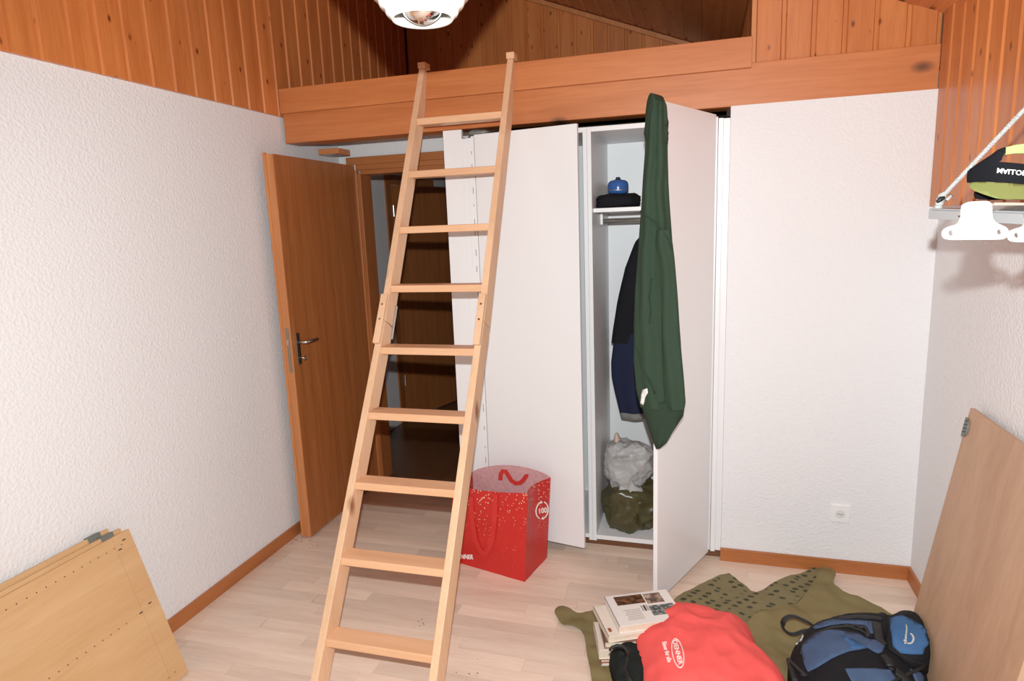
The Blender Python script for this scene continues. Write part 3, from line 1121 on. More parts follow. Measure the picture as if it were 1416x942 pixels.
def logo_text(txt, centre, along, updir, bold, name, bvh, parent, mat, k=1.0):
    V, F = text2d(txt, 1.0, bold)
    xs = [v[0] for v in V]
    ys = [v[1] for v in V]
    wx, hy = max(xs) - min(xs), max(ys) - min(ys)
    mx_, my_ = (max(xs) + min(xs)) / 2, (max(ys) + min(ys)) / 2
    V2 = [(centre[0] + along[0] * (v[0] - mx_) / wx + updir[0] * (v[1] - my_) / hy, centre[1] + along[1] * (v[0] - mx_) / wx + updir[1] * (v[1] - my_) / hy) for v in V]
    return on_surface(V2, F, bvh, .0012, -.001).build(name, mat, parent)
logo_text('DENNER', (937.3, 902.5), (8.5, 33.5), (6.2, -1.5), .012, 'lettering', bv, rbag, m_print_w)
logo_text('Einer f\u00fcr alle', (922.5, 902.0), (8.0, 27.5), (6.0, -1.4), .012, 'lettering', bv, rbag, m_print_w)
el = []
eli = []
for k in range(40):
    a = 2 * math.pi * k / 40
    ca_, sa_ = math.cos(a), math.sin(a)
    ax_, ay_ = 4.0, 20.6
    el.append((937.3 + 8.0 * ca_ + ax_ * sa_, 903.5 - 1.3 * ca_ + ay_ * sa_))
    eli.append((937.3 + 6.9 * ca_ + ax_ * .945 * sa_, 903.5 - 1.15 * ca_ + ay_ * .945 * sa_))
patch('logo_oval', el, bv, .0012, m_print_w, rbag, step=3, holes=[eli])

# ---- dark shoe pouch with a loop
m_blk = plain('black_green_suede', (.014, .018, .016, 1), .85, bump=.3, bscale=160, vary=.5, vscale=40)
sh = empty('black_boot', fl_((868, 935), 0), 'black suede boot with a pull loop in front of the books', 'boot')
out = [fl_(q, .03)[:2] for q in [(842, 905), (850, 893), (868, 890), (884, 898), (896, 925), (905, 960), (890, 985), (862, 965), (846, 935)]]
cx = sum(o[0] for o in out) / len(out)
cy = sum(o[1] for o in out) / len(out)
mb, bvs = blob(out, (cx, cy), .085, base=.014, seg=56, rings=18, p=2.8, q=.55, amp=.008, sc=22, rid=.006, rsc=25, seed=9)
mb.build('boot_shaft', m_blk, sh, smooth=True)
lp_pts = [deep((843, 900), 2.13), deep((846, 895.5), 2.13), deep((853, 892.5), 2.13), deep((861, 893.5), 2.13), deep((866, 898), 2.13), deep((868, 904), 2.13)]
MB().tube(lp_pts, .0045, 8).build('pull_loop', MAT['black'], sh, smooth=True)
patch('welt_strap', [(868, 899), (872, 899), (866, 925), (874, 942), (868, 942), (862, 925)], bvs, .003, MAT['black'], sh, step=4)

# ---- blue and black backpack
m_bpk = plain('backpack_black', (.012, .012, .014, 1), .7, bump=.2, bscale=500, vary=.3, vscale=30)
m_bbl = plain('backpack_blue', (.070, .108, .195, 1), .8, bump=.2, bscale=500, vary=.28, vscale=14)
m_bbl2 = plain('backpack_bright_blue', (.055, .135, .29, 1), .75, bump=.15, bscale=500, vary=.2, vscale=18)
m_strap = plain('strap_webbing', (.016, .017, .017, 1), .6, bump=.3, bscale=900)
bp = empty('backpack', (2.7, -.85, 0), 'blue and black hiking backpack lying on the olive cloth', 'backpack')
H0 = .10
def keep_off_board(v):
    if v.y < -.555:
        v.x = min(v.x, rbx0 + (rbx1 - rbx0) * v.z / rbz - .026)
out = [fl_(q, H0)[:2] for q in [(1096, 945), (1089, 915), (1091, 893), (1102, 875), (1122, 863), (1150, 856), (1190, 853), (1225, 852), (1262, 856), (1286, 868), (1298, 890), (1298, 930)]]
out += [fl_(q, .03)[:2] for q in [(1285, 990), (1250, 1030), (1190, 1045), (1130, 1030), (1104, 985)]]
cx = sum(o[0] for o in out) / len(out)
cy = sum(o[1] for o in out) / len(out)
mb, b1 = blob(out, (cx, cy + .05), .172, base=.018, seg=84, rings=26, p=2.7, q=.58, amp=.008, sc=9, rid=.008, rsc=9, seed=4, clamp=keep_off_board)
mb.build('main_body', m_bpk, bp, smooth=True)
out = [fl_(q, .15)[:2] for q in [(1218, 905), (1215, 880), (1222, 860), (1240, 851), (1262, 853), (1284, 866), (1297, 885), (1301, 905), (1292, 915), (1268, 920), (1238, 914)]]
cx = sum(o[0] for o in out) / len(out)
cy = sum(o[1] for o in out) / len(out)
mbl, b2 = blob(out, (cx, cy), .105, base=.112, seg=64, rings=20, p=3.0, q=.5, amp=.005, sc=12, rid=.004, rsc=14, seed=6, clamp=keep_off_board)
mbl.build('top_lid', m_bpk, bp, smooth=True)
allv = mb.v + mbl.v
b12 = BVHTree.FromPolygons([tuple(v) for v in allv], mb.f + [tuple(i + len(mb.v) for i in f) for f in mbl.f])
cA = lambda P: crop(P, 1080, 840, 9.236)
cB = lambda P: crop(P, 1200, 840, 9.233)
patch('blue_panel', cA([(405, 258), (520, 195), (660, 160), (900, 160), (1190, 190), (1205, 330), (1150, 340), (1080, 230), (820, 205), (640, 230), (430, 280)]), b1, .003, m_bbl, bp)
patch('blue_panel', cA([(262, 540), (300, 470), (380, 400), (460, 345), (560, 305), (700, 292), (850, 325), (980, 340), (1060, 385), (1140, 420), (1290, 430), (1330, 500), (1290, 575), (1240, 592), (1180, 565), (1110, 520), (990, 545), (880, 560), (760, 605), (640, 660), (480, 760), (350, 830), (310, 760), (280, 640)]), b1, .004, m_bbl, bp)
patch('bright_inset', cA([(770, 375), (900, 420), (1100, 520), (990, 540), (900, 545), (860, 470)]), b1, .006, m_bbl2, bp)
patch('blue_panel', cA([(815, 790), (1000, 780), (1200, 785), (1330, 800), (1400, 810), (1490, 942), (1500, 1000), (940, 1000), (890, 930)]), b1, .003, m_bbl, bp)
patch('blue_panel', [(1258, 926), (1274, 930), (1287, 923), (1295, 914), (1300, 905), (1300, 918), (1294, 932), (1284, 946), (1268, 946)], b1, .003, m_bbl, bp)
lidp = patch('lid_panel', cB([(292, 150), (360, 125), (440, 110), (540, 155), (640, 210), (700, 250), (745, 295), (790, 370), (832, 440), (775, 480), (722, 522), (705, 570), (690, 602), (560, 600), (430, 590), (370, 550), (325, 512), (312, 390), (297, 300)]), b2, .004, m_bbl2, bp)
m_gr = plain('grey_print', (.55, .53, .48, 1), .6)
V, F = text2d('deuter', 1.0, .03)
xs = [v[0] for v in V]; ys = [v[1] for v in V]
wx, hy = max(xs) - min(xs), max(ys) - min(ys)
V2 = []
for v in V:
    s = (v[0] - min(xs)) / wx
    t = (v[1] - min(ys)) / hy
    k = 1 - .62 * s
    V2.append((1200 + (470 + 45 * s - 30 * s * s - 46 * (t - .5) * k) / 9.233, 840 + (478 - 250 * (s * 1.25 - .25 * s * s) - 6 * (t - .5) * k) / 9.233))
on_surface(V2, F, b2, .0062, .003).build('lettering', m_gr, lidp)
moon = []
for a in np.linspace(-1.25, 2.0, 14): moon.append((1200 + (528 + 62 * math.cos(a)) / 9.233, 840 + (410 + 68 * math.sin(a)) / 9.233))
for a in np.linspace(2.0, -1.25, 14): moon.append((1200 + (520 + 46 * math.cos(a)) / 9.233, 840 + (405 + 58 * math.sin(a)) / 9.233))
patch('crescent_emblem', moon, b2, .0058, m_gr, lidp, step=2)
patch('side_label', cA([(135, 505), (270, 340), (288, 352), (280, 385), (150, 520)]), b1, .003, m_gr, bp, step=3)
def strap(name, pxs, bvh, lift, r, mat=m_strap, flat=.35, mbo=None):
    pts = []
    for q in pxs:
        d = ray(q[:2]).normalized()
        h, nr, _, _ = bvh.ray_cast(CAM, d)
        if h is None:
            h, nr, _, _ = bvh.find_nearest(CAM + d * 2.55)
        pts.append(h - d * (q[2] if len(q) > 2 else lift))
    P = []
    for i in range(len(pts) - 1):
        for k in range(4):
            P.append(pts[i].lerp(pts[i + 1], k / 4))
    P.append(pts[-1])
    return MB().tube(P, r, 8, flat).build(name, mat, bp, smooth=True)
strap('compression_strap', [(1222, 906), (1226, 914), (1231, 922), (1236, 926)], b12, .006, .012)
strap('compression_strap', [(1238, 928), (1250, 936), (1262, 950)], b12, .006, .020)
strap('zip_piping', [(1234, 894), (1248, 906), (1262, 914), (1280, 920), (1292, 905), (1300, 885)], b12, .004, .004)
strap('zip_piping', [(1108, 905), (1112, 890), (1128, 877), (1150, 868), (1172, 866), (1190, 871), (1205, 880)], b12, .004, .006)
strap('bungee_lacing', [(1168, 863), (1175, 866), (1183, 864), (1190, 868), (1196, 866), (1202, 876), (1198, 880)], b12, .006, .006)
strap('shoulder_strap', [(1160, 855), (1180, 853), (1205, 854), (1220, 856)], b12, .008, .010)
strap('shoulder_strap', [(1212, 862), (1214, 872), (1216, 884), (1222, 892)], b12, .010, .016)
strap('buckle', [(1226, 910), (1232, 922)], b12, .016, .014, MAT['black'], .5)
strap('zip_puller', [(1280, 922), (1281, 932), (1280, 945)], b12, .010, .005)
# carrying loops
def dep(q, z): return (at(q, 2, z) - CAM).dot(FWD)
def loop(name, pxs, t, r, mat=m_strap, flat=.3):
    P = [Vector(v) for v in smooth_loop([deep(q, t) for q in pxs], 28)]
    P.append(P[0])
    return MB().tube(P, r, 8, flat).build(name, mat, bp, smooth=True)
loop('hip_belt_loop', [(1082, 863), (1086, 855), (1096, 852), (1110, 857), (1124, 865), (1128, 872), (1114, 872), (1100, 877), (1091, 876), (1084, 870)], dep((1118, 868), .10), .011)
loop('strap_slider', [(1213, 851), (1220, 848), (1225, 850), (1221, 854), (1215, 854)], dep((1219, 852), .15), .006)
loop('cord_loop', [(1290, 856), (1295, 853), (1302, 857), (1307, 868), (1307, 884), (1303, 886), (1300, 872), (1295, 864)], dep((1297, 872), .17), .0022, plain('brown_cord', (.20, .11, .06, 1), .7), 1)
strap('belt_webbing', [(1094, 915, .02), (1086, 908, .03), (1078, 905, .03), (1073, 902, .02)], b1, .01, .008)
strap('belt_webbing', [(1093, 912), (1096, 925), (1101, 942)], b1, .006, .014)

# ---- red shopping bag
def bag_mat():
    m, nt, b = new_mat('red_bag_laminate')
    L = nt.links.new
    tc = N(nt, 'ShaderNodeTexCoord')
    vo = N(nt, 'ShaderNodeTexVoronoi')
    vo.inputs['Scale'].default_value = 95
    L(tc.outputs['Object'], vo.inputs['Vector'])
    n = N(nt, 'ShaderNodeTexNoise')
    n.inputs['Scale'].default_value = 7
    n.inputs['Detail'].default_value = 3
    L(tc.outputs['Object'], n.inputs['Vector'])
    sx = N(nt, 'ShaderNodeSeparateXYZ')
    L(tc.outputs['Object'], sx.inputs[0])
    zr = N(nt, 'ShaderNodeMapRange')
    zr.inputs['From Min'].default_value = -.12
    zr.inputs['From Max'].default_value = .34
    L(sx.outputs['Z'], zr.inputs['Value'])
    mu = N(nt, 'ShaderNodeMath', operation='MULTIPLY')
    L(zr.outputs[0], mu.inputs[0])
    L(n.outputs['Fac'], mu.inputs[1])
    th_ = N(nt, 'ShaderNodeMath', operation='MULTIPLY_ADD')
    L(mu.outputs[0], th_.inputs[0])
    th_.inputs[1].default_value = .62
    th_.inputs[2].default_value = -.06
    lt = N(nt, 'ShaderNodeMath', operation='LESS_THAN')
    L(vo.outputs['Distance'], lt.inputs[0])
    L(th_.outputs[0], lt.inputs[1])
    wn = N(nt, 'ShaderNodeMath', operation='GREATER_THAN')
    L(vo.outputs['Color'], wn.inputs[0])
    wn.inputs[1].default_value = .52
    m2 = N(nt, 'ShaderNodeMath', operation='MULTIPLY')
    L(lt.outputs[0], m2.inputs[0])
    L(wn.outputs[0], m2.inputs[1])
    mx = N(nt, 'ShaderNodeMix', data_type='RGBA')
    mx.inputs[6].default_value = (.56, .022, .018, 1)
    mx.inputs[7].default_value = (.80, .50, .34, 1)
    L(m2.outputs[0], mx.inputs[0])
    L(mx.outputs[2], b.inputs['Base Color'])
    b.inputs['Roughness'].default_value = .42
    return m
m_red = plain('red_webbing', (.60, .028, .022, 1), .6, bump=.2, bscale=700)
m_redbag = bag_mat()
m_line = plain('bag_lining', (.62, .33, .33, 1), .8, vary=.25, vscale=60)
bg = empty('shopping_bag', (1.2, -.25, 0), 'red reusable shopping bag with pale flecks beside the ladder', 'bag')
BA = Vector((1.362, -.405, 0)); BBv = Vector((.965, -.302, 0)); BC = Vector((1.412, -.165, 0)); BD = Vector((1.01, -.09, 0))
def quadgrid(c00, c10, c11, c01, nu, nv, fn):
    V, F = [], []
    for j in range(nv + 1):
        for i in range(nu + 1):
            u, v = i / nu, j / nv
            pnt = c00.lerp(c10, u).lerp(c01.lerp(c11, u), v)
            V.append(pnt + fn(u, v))
    for j in range(nv):
        for i in range(nu):
            a = j * (nu + 1) + i
            F.append((a, a + 1, a + nu + 2, a + nu + 1))
    return V, F
def thick(V, F, nvec, t):
    return shell([v for v in V], [v + nvec * t for v in V], F)
zt = .405
tA, tB, tC, tD = BA + Vector((.022, .02, zt + .03)), BBv + Vector((.0, .03, zt - .008)), BC + Vector((.03, .0, zt + .02)), BD + Vector((0, -.01, zt - .01))
fn_n = Vector((-.25, -.97, 0)).normalized()
def frontfn(u, v):
    return fn_n * (.016 * math.sin(math.pi * u) * math.sin(math.pi * min(1, v * 1.05)) + .006 * noise.noise(Vector((u * 4, v * 5, 1)))) + Z * (-.014 * math.sin(math.pi * u) * v ** 4)
Vf, Ff = quadgrid(BBv, BA, tA, tB, 18, 18, frontfn)
front = thick(Vf, Ff, -fn_n, .0025).build('front_panel', m_redbag, bg, smooth=True, sharp=50)
bvf = BVHTree.FromPolygons([tuple(v) for v in Vf], Ff)
def backfn(u, v):
    return -fn_n * (.004 * math.sin(math.pi * u) * v) + Z * (.048 * math.sin(math.pi * u) ** .7 * v ** 5)
Vb, Fb = quadgrid(BD, BC, tC, tD, 18, 18, backfn)
thick(Vb, Fb, -fn_n, .0025).build('back_panel', m_redbag, bg, smooth=True, sharp=50)
Vl = [v + fn_n * .001 for v in Vb]
thick(Vl, Fb, fn_n, .0008).build('lining', m_line, bg, smooth=True, sharp=50)
def gus(sgn):
    def f(u, v):
        return Vector((sgn * -1, 0, 0)) * (.028 * math.sin(math.pi * u) * min(1, v * 1.2) * (1 if v > .12 else v / .12)) + Vector((.004 * noise.noise(Vector((u * 3, v * 4, 5 + sgn))), 0, 0))
    return f
Vg, Fg = quadgrid(BA, BC, tC, tA, 12, 18, gus(1))
thick(Vg, Fg, Vector((-1, 0, 0)), .0025).build('side_gusset', m_redbag, bg, smooth=True, sharp=50)
bvg = BVHTree.FromPolygons([tuple(v) for v in Vg], Fg)
Vg2, Fg2 = quadgrid(BD, BBv, tB, tD, 12, 18, gus(-1))
thick(Vg2, Fg2, Vector((1, 0, 0)), .0025).build('side_gusset', m_redbag, bg, smooth=True, sharp=50)
MB().prism([BBv + Z * .001, BA + Z * .001, BC + Z * .001, BD + Z * .001], Z * .004).build('base', m_redbag, bg)
# handles
def band(pts3, w_dir, wdt, t_dir, t, name):
    mbx = MB()
    rings = []
    for i, p_ in enumerate(pts3):
        d = (pts3[min(i + 1, len(pts3) - 1)] - pts3[max(i - 1, 0)]).normalized()
        wv_ = d.cross(t_dir).normalized() * wdt * .5
        rings.append([p_ - wv_, p_ + wv_, p_ + wv_ + t_dir * t, p_ - wv_ + t_dir * t])
    mbx.loft(rings)
    return mbx.build(name, m_red, bg)
def fpt(q):
    d = ray(q).normalized()
    h = bvf.ray_cast(CAM, d)[0]
    if h is None: h = bvf.find_nearest(CAM + d * 2.9)[0]
    return h
hl = [fpt(q) + fn_n * .004 for q in [(652, 686), (652.5, 700), (654, 722), (658, 745), (664, 760), (671, 766), (677, 758), (682, 742), (684, 722), (685.5, 700), (686, 683)]]
hl2 = []
for i in range(len(hl) - 1):
    hl2 += [hl[i].lerp(hl[i + 1], k / 3) for k in range(3)]
hl2.append(hl[-1])
band(hl2, None, .026, fn_n, .002, 'handle')
ybk = (tC.y + tD.y) / 2
hb_ = [at(q, 1, ybk - .012) for q in [(692, 664), (692.5, 656), (695, 651.5), (699.5, 652), (703, 658), (707.5, 665), (713, 668.5), (719, 668), (724, 664), (727.5, 658.5), (731.5, 657.5), (734, 662), (733.5, 669)]]
band(hb_, None, .022, Vector((0, -1, 0)), .002, 'handle')
Vt, Ft = text2d('DENNER', 1, .015)
xs = [v[0] for v in Vt]; ys = [v[1] for v in Vt]
V2 = [(654.5 + (v[0] - max(xs)) / (max(xs) - min(xs)) * 24.5, 770.8 + 6.6 / 34 * 34 * (v[0] - max(xs)) / (max(xs) - min(xs)) * .20 - (v[1]) / (max(ys) - min(ys)) * 6.2) for v in Vt]
on_surface(V2, Ft, bvf, .0025, -.001).build('lettering', m_print_w, bg)
Vt, Ft = text2d('100', 1, .02)
xs = [v[0] for v in Vt]; ys = [v[1] for v in Vt]
V2 = [(750.2 + v[0] / (max(xs) - min(xs)) * 10.5, 706.6 - v[1] / (max(ys) - min(ys)) * 7.5 - .16 * v[0] / (max(xs) - min(xs)) * 10) for v in Vt]
on_surface(V2, Ft, bvg, .0012, -.001).build('lettering', m_print_w, bg)
for a0, a1 in ((-1.35, 1.25), (1.8, 4.4)):
    o_, i_ = [], []
    for a in np.linspace(a0, a1, 14):
        o_.append((749.6 + 9.0 * math.cos(a) - 1.0 * math.sin(a), 706 + 12.6 * math.sin(a)))
        i_.append((749.6 + 7.6 * math.cos(a) - 1.0 * math.sin(a), 706 + 10.9 * math.sin(a)))
    ea_ = (749.6 + 8.3 * math.cos(a1 + .3) - math.sin(a1 + .3), 706 + 11.7 * math.sin(a1 + .3))
    poly = o_ + [(749.6 + 10.2 * math.cos(a1) - math.sin(a1), 706 + 14.2 * math.sin(a1)), ea_, (749.6 + 6.2 * math.cos(a1) - math.sin(a1), 706 + 9.0 * math.sin(a1))] + i_[::-1]
    patch('recycling_arrow', poly, bvg, .0012, m_print_w, bg, step=2.5)


# ---- hanging clothes
def garment(rows, yplane, depth, n=44, m=70, fold=.10, nf=5, seed=0, twist=0.0, ymod=None):
    """rows: (px row, left px, right px) from the top down"""
    rows = sorted(rows)
    ys = [r[0] for r in rows]
    rings = []
    for i in range(m):
        py = ys[0] + (ys[-1] - ys[0]) * i / (m - 1)
        l = float(np.interp(py, ys, [r[1] for r in rows]))
        r_ = float(np.interp(py, ys, [r[2] for r in rows]))
        yp = yplane + (ymod(py) if ymod else 0)
        Lp, Rp = at((l, py), 1, yp), at((r_, py), 1, yp)
        c = (Lp + Rp) / 2
        a = (Rp - Lp) / 2
        bdep = min(depth, a.length * 1.1)
        ring = []
        for k in range(n):
            th_ = 2 * math.pi * k / n
            w = 1 + fold * math.sin(nf * th_ + 2.2 * noise.noise(Vector((py * .012, seed, 0))) + twist * py * .01) * (.35 + .65 * abs(math.sin(th_))) + .5 * fold * noise.noise(Vector((3 * math.cos(th_), 3 * math.sin(th_), py * .02 + seed)))
            ring.append(c + a * math.cos(th_) * (1 + .25 * (w - 1)) + Vector((0, -1, 0)) * bdep * math.sin(th_) * w)
        rings.append(ring)
    return MB().loft(rings)
m_green = plain('dark_green_fleece', (.036, .060, .038, 1), .9, bump=.25, bscale=420, vary=.10, vscale=12)
m_green2 = plain('dark_green_seam', (.030, .050, .032, 1), .9, bump=.2, bscale=420)
jk = empty('green_hoodie', (1.975, -.55, .66), 'dark green hooded jacket hanging from the open wardrobe door', 'jacket')
FE = p2 + wv2                      # free top corner line of the open door
yj = FE.y - .045
rows = [(139, 905, 919), (146, 901, 922), (160, 897, 923), (200, 893, 923), (250, 889, 924), (300, 886, 927), (330, 884, 929), (400, 879, 935), (450, 877, 939), (500, 877, 942), (540, 880, 945), (562, 886, 947)]
gm = garment(rows, yj, .040, seed=1, fold=.24, nf=6, twist=.35)
gb = gm.build('jacket_body', m_green, jk, smooth=True, sharp=70)
bvj = BVHTree.FromPolygons([tuple(v) for v in gm.v], gm.f)
# hood draped over the top corner of the door
hdm = MB()
rings = []
for s in np.linspace(0, 1, 9):
    cpt = FE + wv2.normalized() * (.070 - .082 * s)
    rad = .030 + .006 * math.sin(math.pi * s)
    nrm_ = Vector((-wv2.y, wv2.x, 0)).normalized()
    ring = []
    for k in range(16):
        a = 2 * math.pi * k / 16
        ring.append(Vector((cpt.x, cpt.y, 2.079 - .085)) + nrm_ * (rad * math.cos(a) * (.75 if math.sin(a) > 0 else 1)) + Z * (math.sin(a) * (.098 if math.sin(a) > 0 else .10 - .04 * s)) + nrm_ * .004)
    rings.append(ring)
hdm.loft(rings).build('hood', m_green, jk, smooth=True)
# ribbed hem at the slanting bottom
hemm = MB()
top_r, bot_r = [], []
for k in range(40):
    a = 2 * math.pi * k / 40
    u = (math.cos(a) + 1) / 2
    tl, trr = at((885, 556), 1, yj), at((948, 551), 1, yj)
    bl, br_ = at((903, 611), 1, yj), at((945, 575), 1, yj)
    rib = 1 + .05 * math.sin(20 * a)
    top_r.append(tl.lerp(trr, u) + Vector((0, -.040 * math.sin(a) * rib, 0)))
    bot_r.append(bl.lerp(br_, u) + Vector((0, -.032 * math.sin(a) * rib, 0)) - Z * .035 * math.sin(math.pi * u) * (1 - u) * 2)
hemm.loft([top_r, [a.lerp(b, .5) for a, b in zip(top_r, bot_r)], bot_r])
hemm.build('hem', m_green2, jk, smooth=True, sharp=70)
hm2 = garment([(585, 898, 934), (600, 901, 929), (612, 904, 922), (620, 907, 913)], yj - .006, .030, n=24, m=14, seed=4)
hm2.build('cuff', m_green2, jk, smooth=True, sharp=70)
# sleeve hanging on the right
slv = garment([(318, 908, 926), (335, 906, 930), (360, 910, 933), (420, 913, 938), (480, 915, 942), (530, 917, 946), (556, 920, 948), (566, 924, 946)], yj - .034, .022, n=28, m=50, seed=7, fold=.2, nf=4)
slv.build('sleeve', m_green, jk, smooth=True, sharp=70)
def seam(pxs, r, name, par, bvh, mat, lift=.002):
    pts = []
    for q in pxs:
        d = ray(q).normalized()
        h = bvh.ray_cast(CAM, d)[0]
        if h is None: h = bvh.find_nearest(CAM + d * 2.5)[0]
        pts.append(h - d * lift)
    P = []
    for i in range(len(pts) - 1):
        P += [pts[i].lerp(pts[i + 1], k / 3) for k in range(3)]
    P.append(pts[-1])
    return MB().tube(P, r, 6).build(name, mat, par, smooth=True)
bvjs = BVHTree.FromPolygons([tuple(v) for v in gm.v + slv.v], gm.f + [tuple(i + len(gm.v) for i in f) for f in slv.f])
seam([(884, 292), (895, 300), (906, 308), (915, 318), (924, 330), (929, 345)], .004, 'hood_seam', jk, bvjs, m_green2)
seam([(901, 385), (898, 410), (900, 430), (898, 447)], .0025, 'pocket_seam', jk, bvjs, m_green2)
seam([(877, 470), (886, 500), (897, 525), (906, 545)], .004, 'pocket_seam', jk, bvjs, m_green2)
seam([(921, 172), (924, 185), (922, 200)], .004, 'drawcord', jk, bvjs, MAT['black'])
patch('white_tag', [(889, 539), (895, 537), (896, 543), (892, 550), (890, 560), (886, 558), (887, 548)], bvjs, .003, plain('paper_tag', (.82, .80, .78, 1), .6), jk, step=3)

# dark clothes on the wardrobe rail
m_black_c = plain('black_cloth', (.010, .010, .013, 1), .8, bump=.25, bscale=300)
m_navy = plain('navy_cloth', (.016, .020, .048, 1), .8, bump=.25, bscale=300, vary=.2)
nv = empty('dark_garment', (1.84, .27, .62), 'black and navy clothes hanging on the wardrobe rail behind the green jacket', 'clothes')
g2 = garment([(318, 893, 905), (335, 878, 930), (370, 864, 945), (420, 853, 955), (450, 849, 957), (474, 846, 958)], .27, .055, n=36, m=40, seed=3, fold=.15)
g2.build('jacket', m_black_c, nv, smooth=True, sharp=70)
g3 = garment([(460, 850, 915), (500, 845, 910), (520, 846, 908), (545, 851, 905), (570, 857, 903)], .27, .045, n=36, m=30, seed=5, fold=.15)
g3.build('trousers', m_navy, nv, smooth=True, sharp=70)
g4 = garment([(569, 857, 903), (577, 859, 902)], .27, .046, n=36, m=4, seed=5, fold=.15)
g4.build('grey_hem', plain('grey_hem', (.20, .20, .19, 1), .8), nv, smooth=True)
hk = [(1.86, .27, 1.575), (1.86, .27, 1.63), (1.862, .262, 1.652), (1.862, .272, 1.664), (1.862, .284, 1.655)]
MB().tube(hk, .002, 6).build('hanger_hook', MAT['metal'], nv)

# things on the wardrobe shelf
def lump(c, dims, amp, sc, seed, sq=.75, n=28, m=18, rid=0.0, rsc=10):
    rings = []
    c = Vector(c)
    for i in range(m + 1):
        ph = -math.pi / 2 + math.pi * i / m
        cz, sz = max(.02, math.cos(ph)) ** sq, math.copysign(abs(math.sin(ph)) ** sq, math.sin(ph))
        ring = []
        for k in range(n):
            a = 2 * math.pi * k / n
            d = Vector((math.copysign(abs(math.cos(a)) ** sq, math.cos(a)) * cz, math.copysign(abs(math.sin(a)) ** sq, math.sin(a)) * cz, sz))
            v = Vector((d.x * dims[0], d.y * dims[1], d.z * dims[2]))
            f = 1 + amp * fbm(v + Vector((seed, 0, 0)), sc) + rid * (ridge(v + Vector((seed, 3, 0)), rsc) - .5)
            ring.append(c + v * f)
        rings.append(ring)
    return MB().loft(rings)
def ground(mb, z):
    for v in mb.v:
        if v.z < z: v.z = z
    return mb
fg = empty('folded_garment', (1.73, .17, 1.707), 'black folded garment on the wardrobe shelf under the blue can', 'clothes')
ground(lump((1.735, .17, 1.738), (.105, .10, .036), .16, 18, 2, .6, rid=.1, rsc=24), 1.7075).build('folded_layer', m_black_c, fg, smooth=True)
ground(lump((1.70, .14, 1.722), (.062, .07, .016), .2, 22, 7, .6), 1.7075).build('folded_layer', m_black_c, fg, smooth=True)
can = empty('gas_canister', (1.738, .17, 1.775), 'squat blue gas canister standing on black clothes in the wardrobe', 'canister')
cz = 1.772
MB().lathe([(0, 0), (.040, 0), (.047, .006), (.050, .016), (.050, .044), (.046, .056), (.036, .064), (.018, .068), (0, .068)], (1.738, .17, cz), seg=36).build('can_body', plain('blue_enamel', (.035, .115, .36, 1), .22), can, smooth=True)
MB().lathe([(.0, .066), (.014, .066), (.014, .072), (.010, .074), (.010, .080), (0, .080)], (1.738, .17, cz), seg=18).build('valve', MAT['black'], can)
MB().lathe([(.0505, .016), (.0508, .018), (.0505, .020)], (1.738, .17, cz), seg=36).build('seam_ring', MAT['metal'], can)

# crumpled bags at the bottom of the wardrobe
def crumple(c, dims, seed, zmin, mat, name, parent, amp=.14, sc=6, k=.17, n=84, m=60, sizes=((11, 1.0), (23, .5), (46, .2))):
    mb_ = lump(c, dims, amp, sc, seed, .85, n, m)
    c = Vector(c)
    for v in mb_.v:
        d = v - c
        q = v + Vector((seed, 0, 0))
        f = 0
        for s1, w1 in sizes:
            f += w1 * (.5 - abs(noise.noise(q * s1 + Vector((s1, 0, 0)))) * 1.8)
        v += d * k * f
    return ground(mb_, zmin).build(name, mat, parent, smooth=True, sharp=24)
ol = empty('olive_plastic_bag', (1.79, .17, .065), 'crumpled olive plastic bag on the wardrobe floor', 'bag')
m_olp = plain('olive_plastic', (.078, .066, .026, 1), .3, vary=.25, vscale=14)
crumple((1.80, .19, .17), (.155, .145, .125), 3, .0655, m_olp, 'bag_body', ol, k=.17, sizes=((8, 1.0), (17, .6), (34, .15)))
gr = empty('grey_plastic_bag', (1.77, .25, .30), 'crumpled grey bag lying on the olive bag in the wardrobe', 'bag')
m_grp = plain('grey_bag', (.42, .40, .39, 1), .5, vary=.12, vscale=18)
crumple((1.775, .22, .375), (.128, .105, .125), 11, .262, m_grp, 'bag_body', gr)
lump((1.80, .115, .245), (.060, .035, .075), .2, 14, 21, .9, 32, 24, .3, 20).build('hanging_corner', m_grp, gr, smooth=True, sharp=28)
lump((1.715, .24, .49), (.018, .03, .045), .2, 14, 23, .9, 20, 14, .2, 20).build('pink_corner', plain('pale_pink_paper', (.62, .44, .36, 1), .6), gr, smooth=True)

# crumpled grey plastic in the gap above the closed wardrobe door
gp = crumple((1.085, .05, 2.088), (.055, .045, .020), 31, 2.0725, plain('grey_film', (.20, .20, .19, 1), .35), 'crumpled_plastic', None, n=40, m=24)
tag(gp, 'crumpled grey plastic stuffed in the gap above the wardrobe', 'plastic')

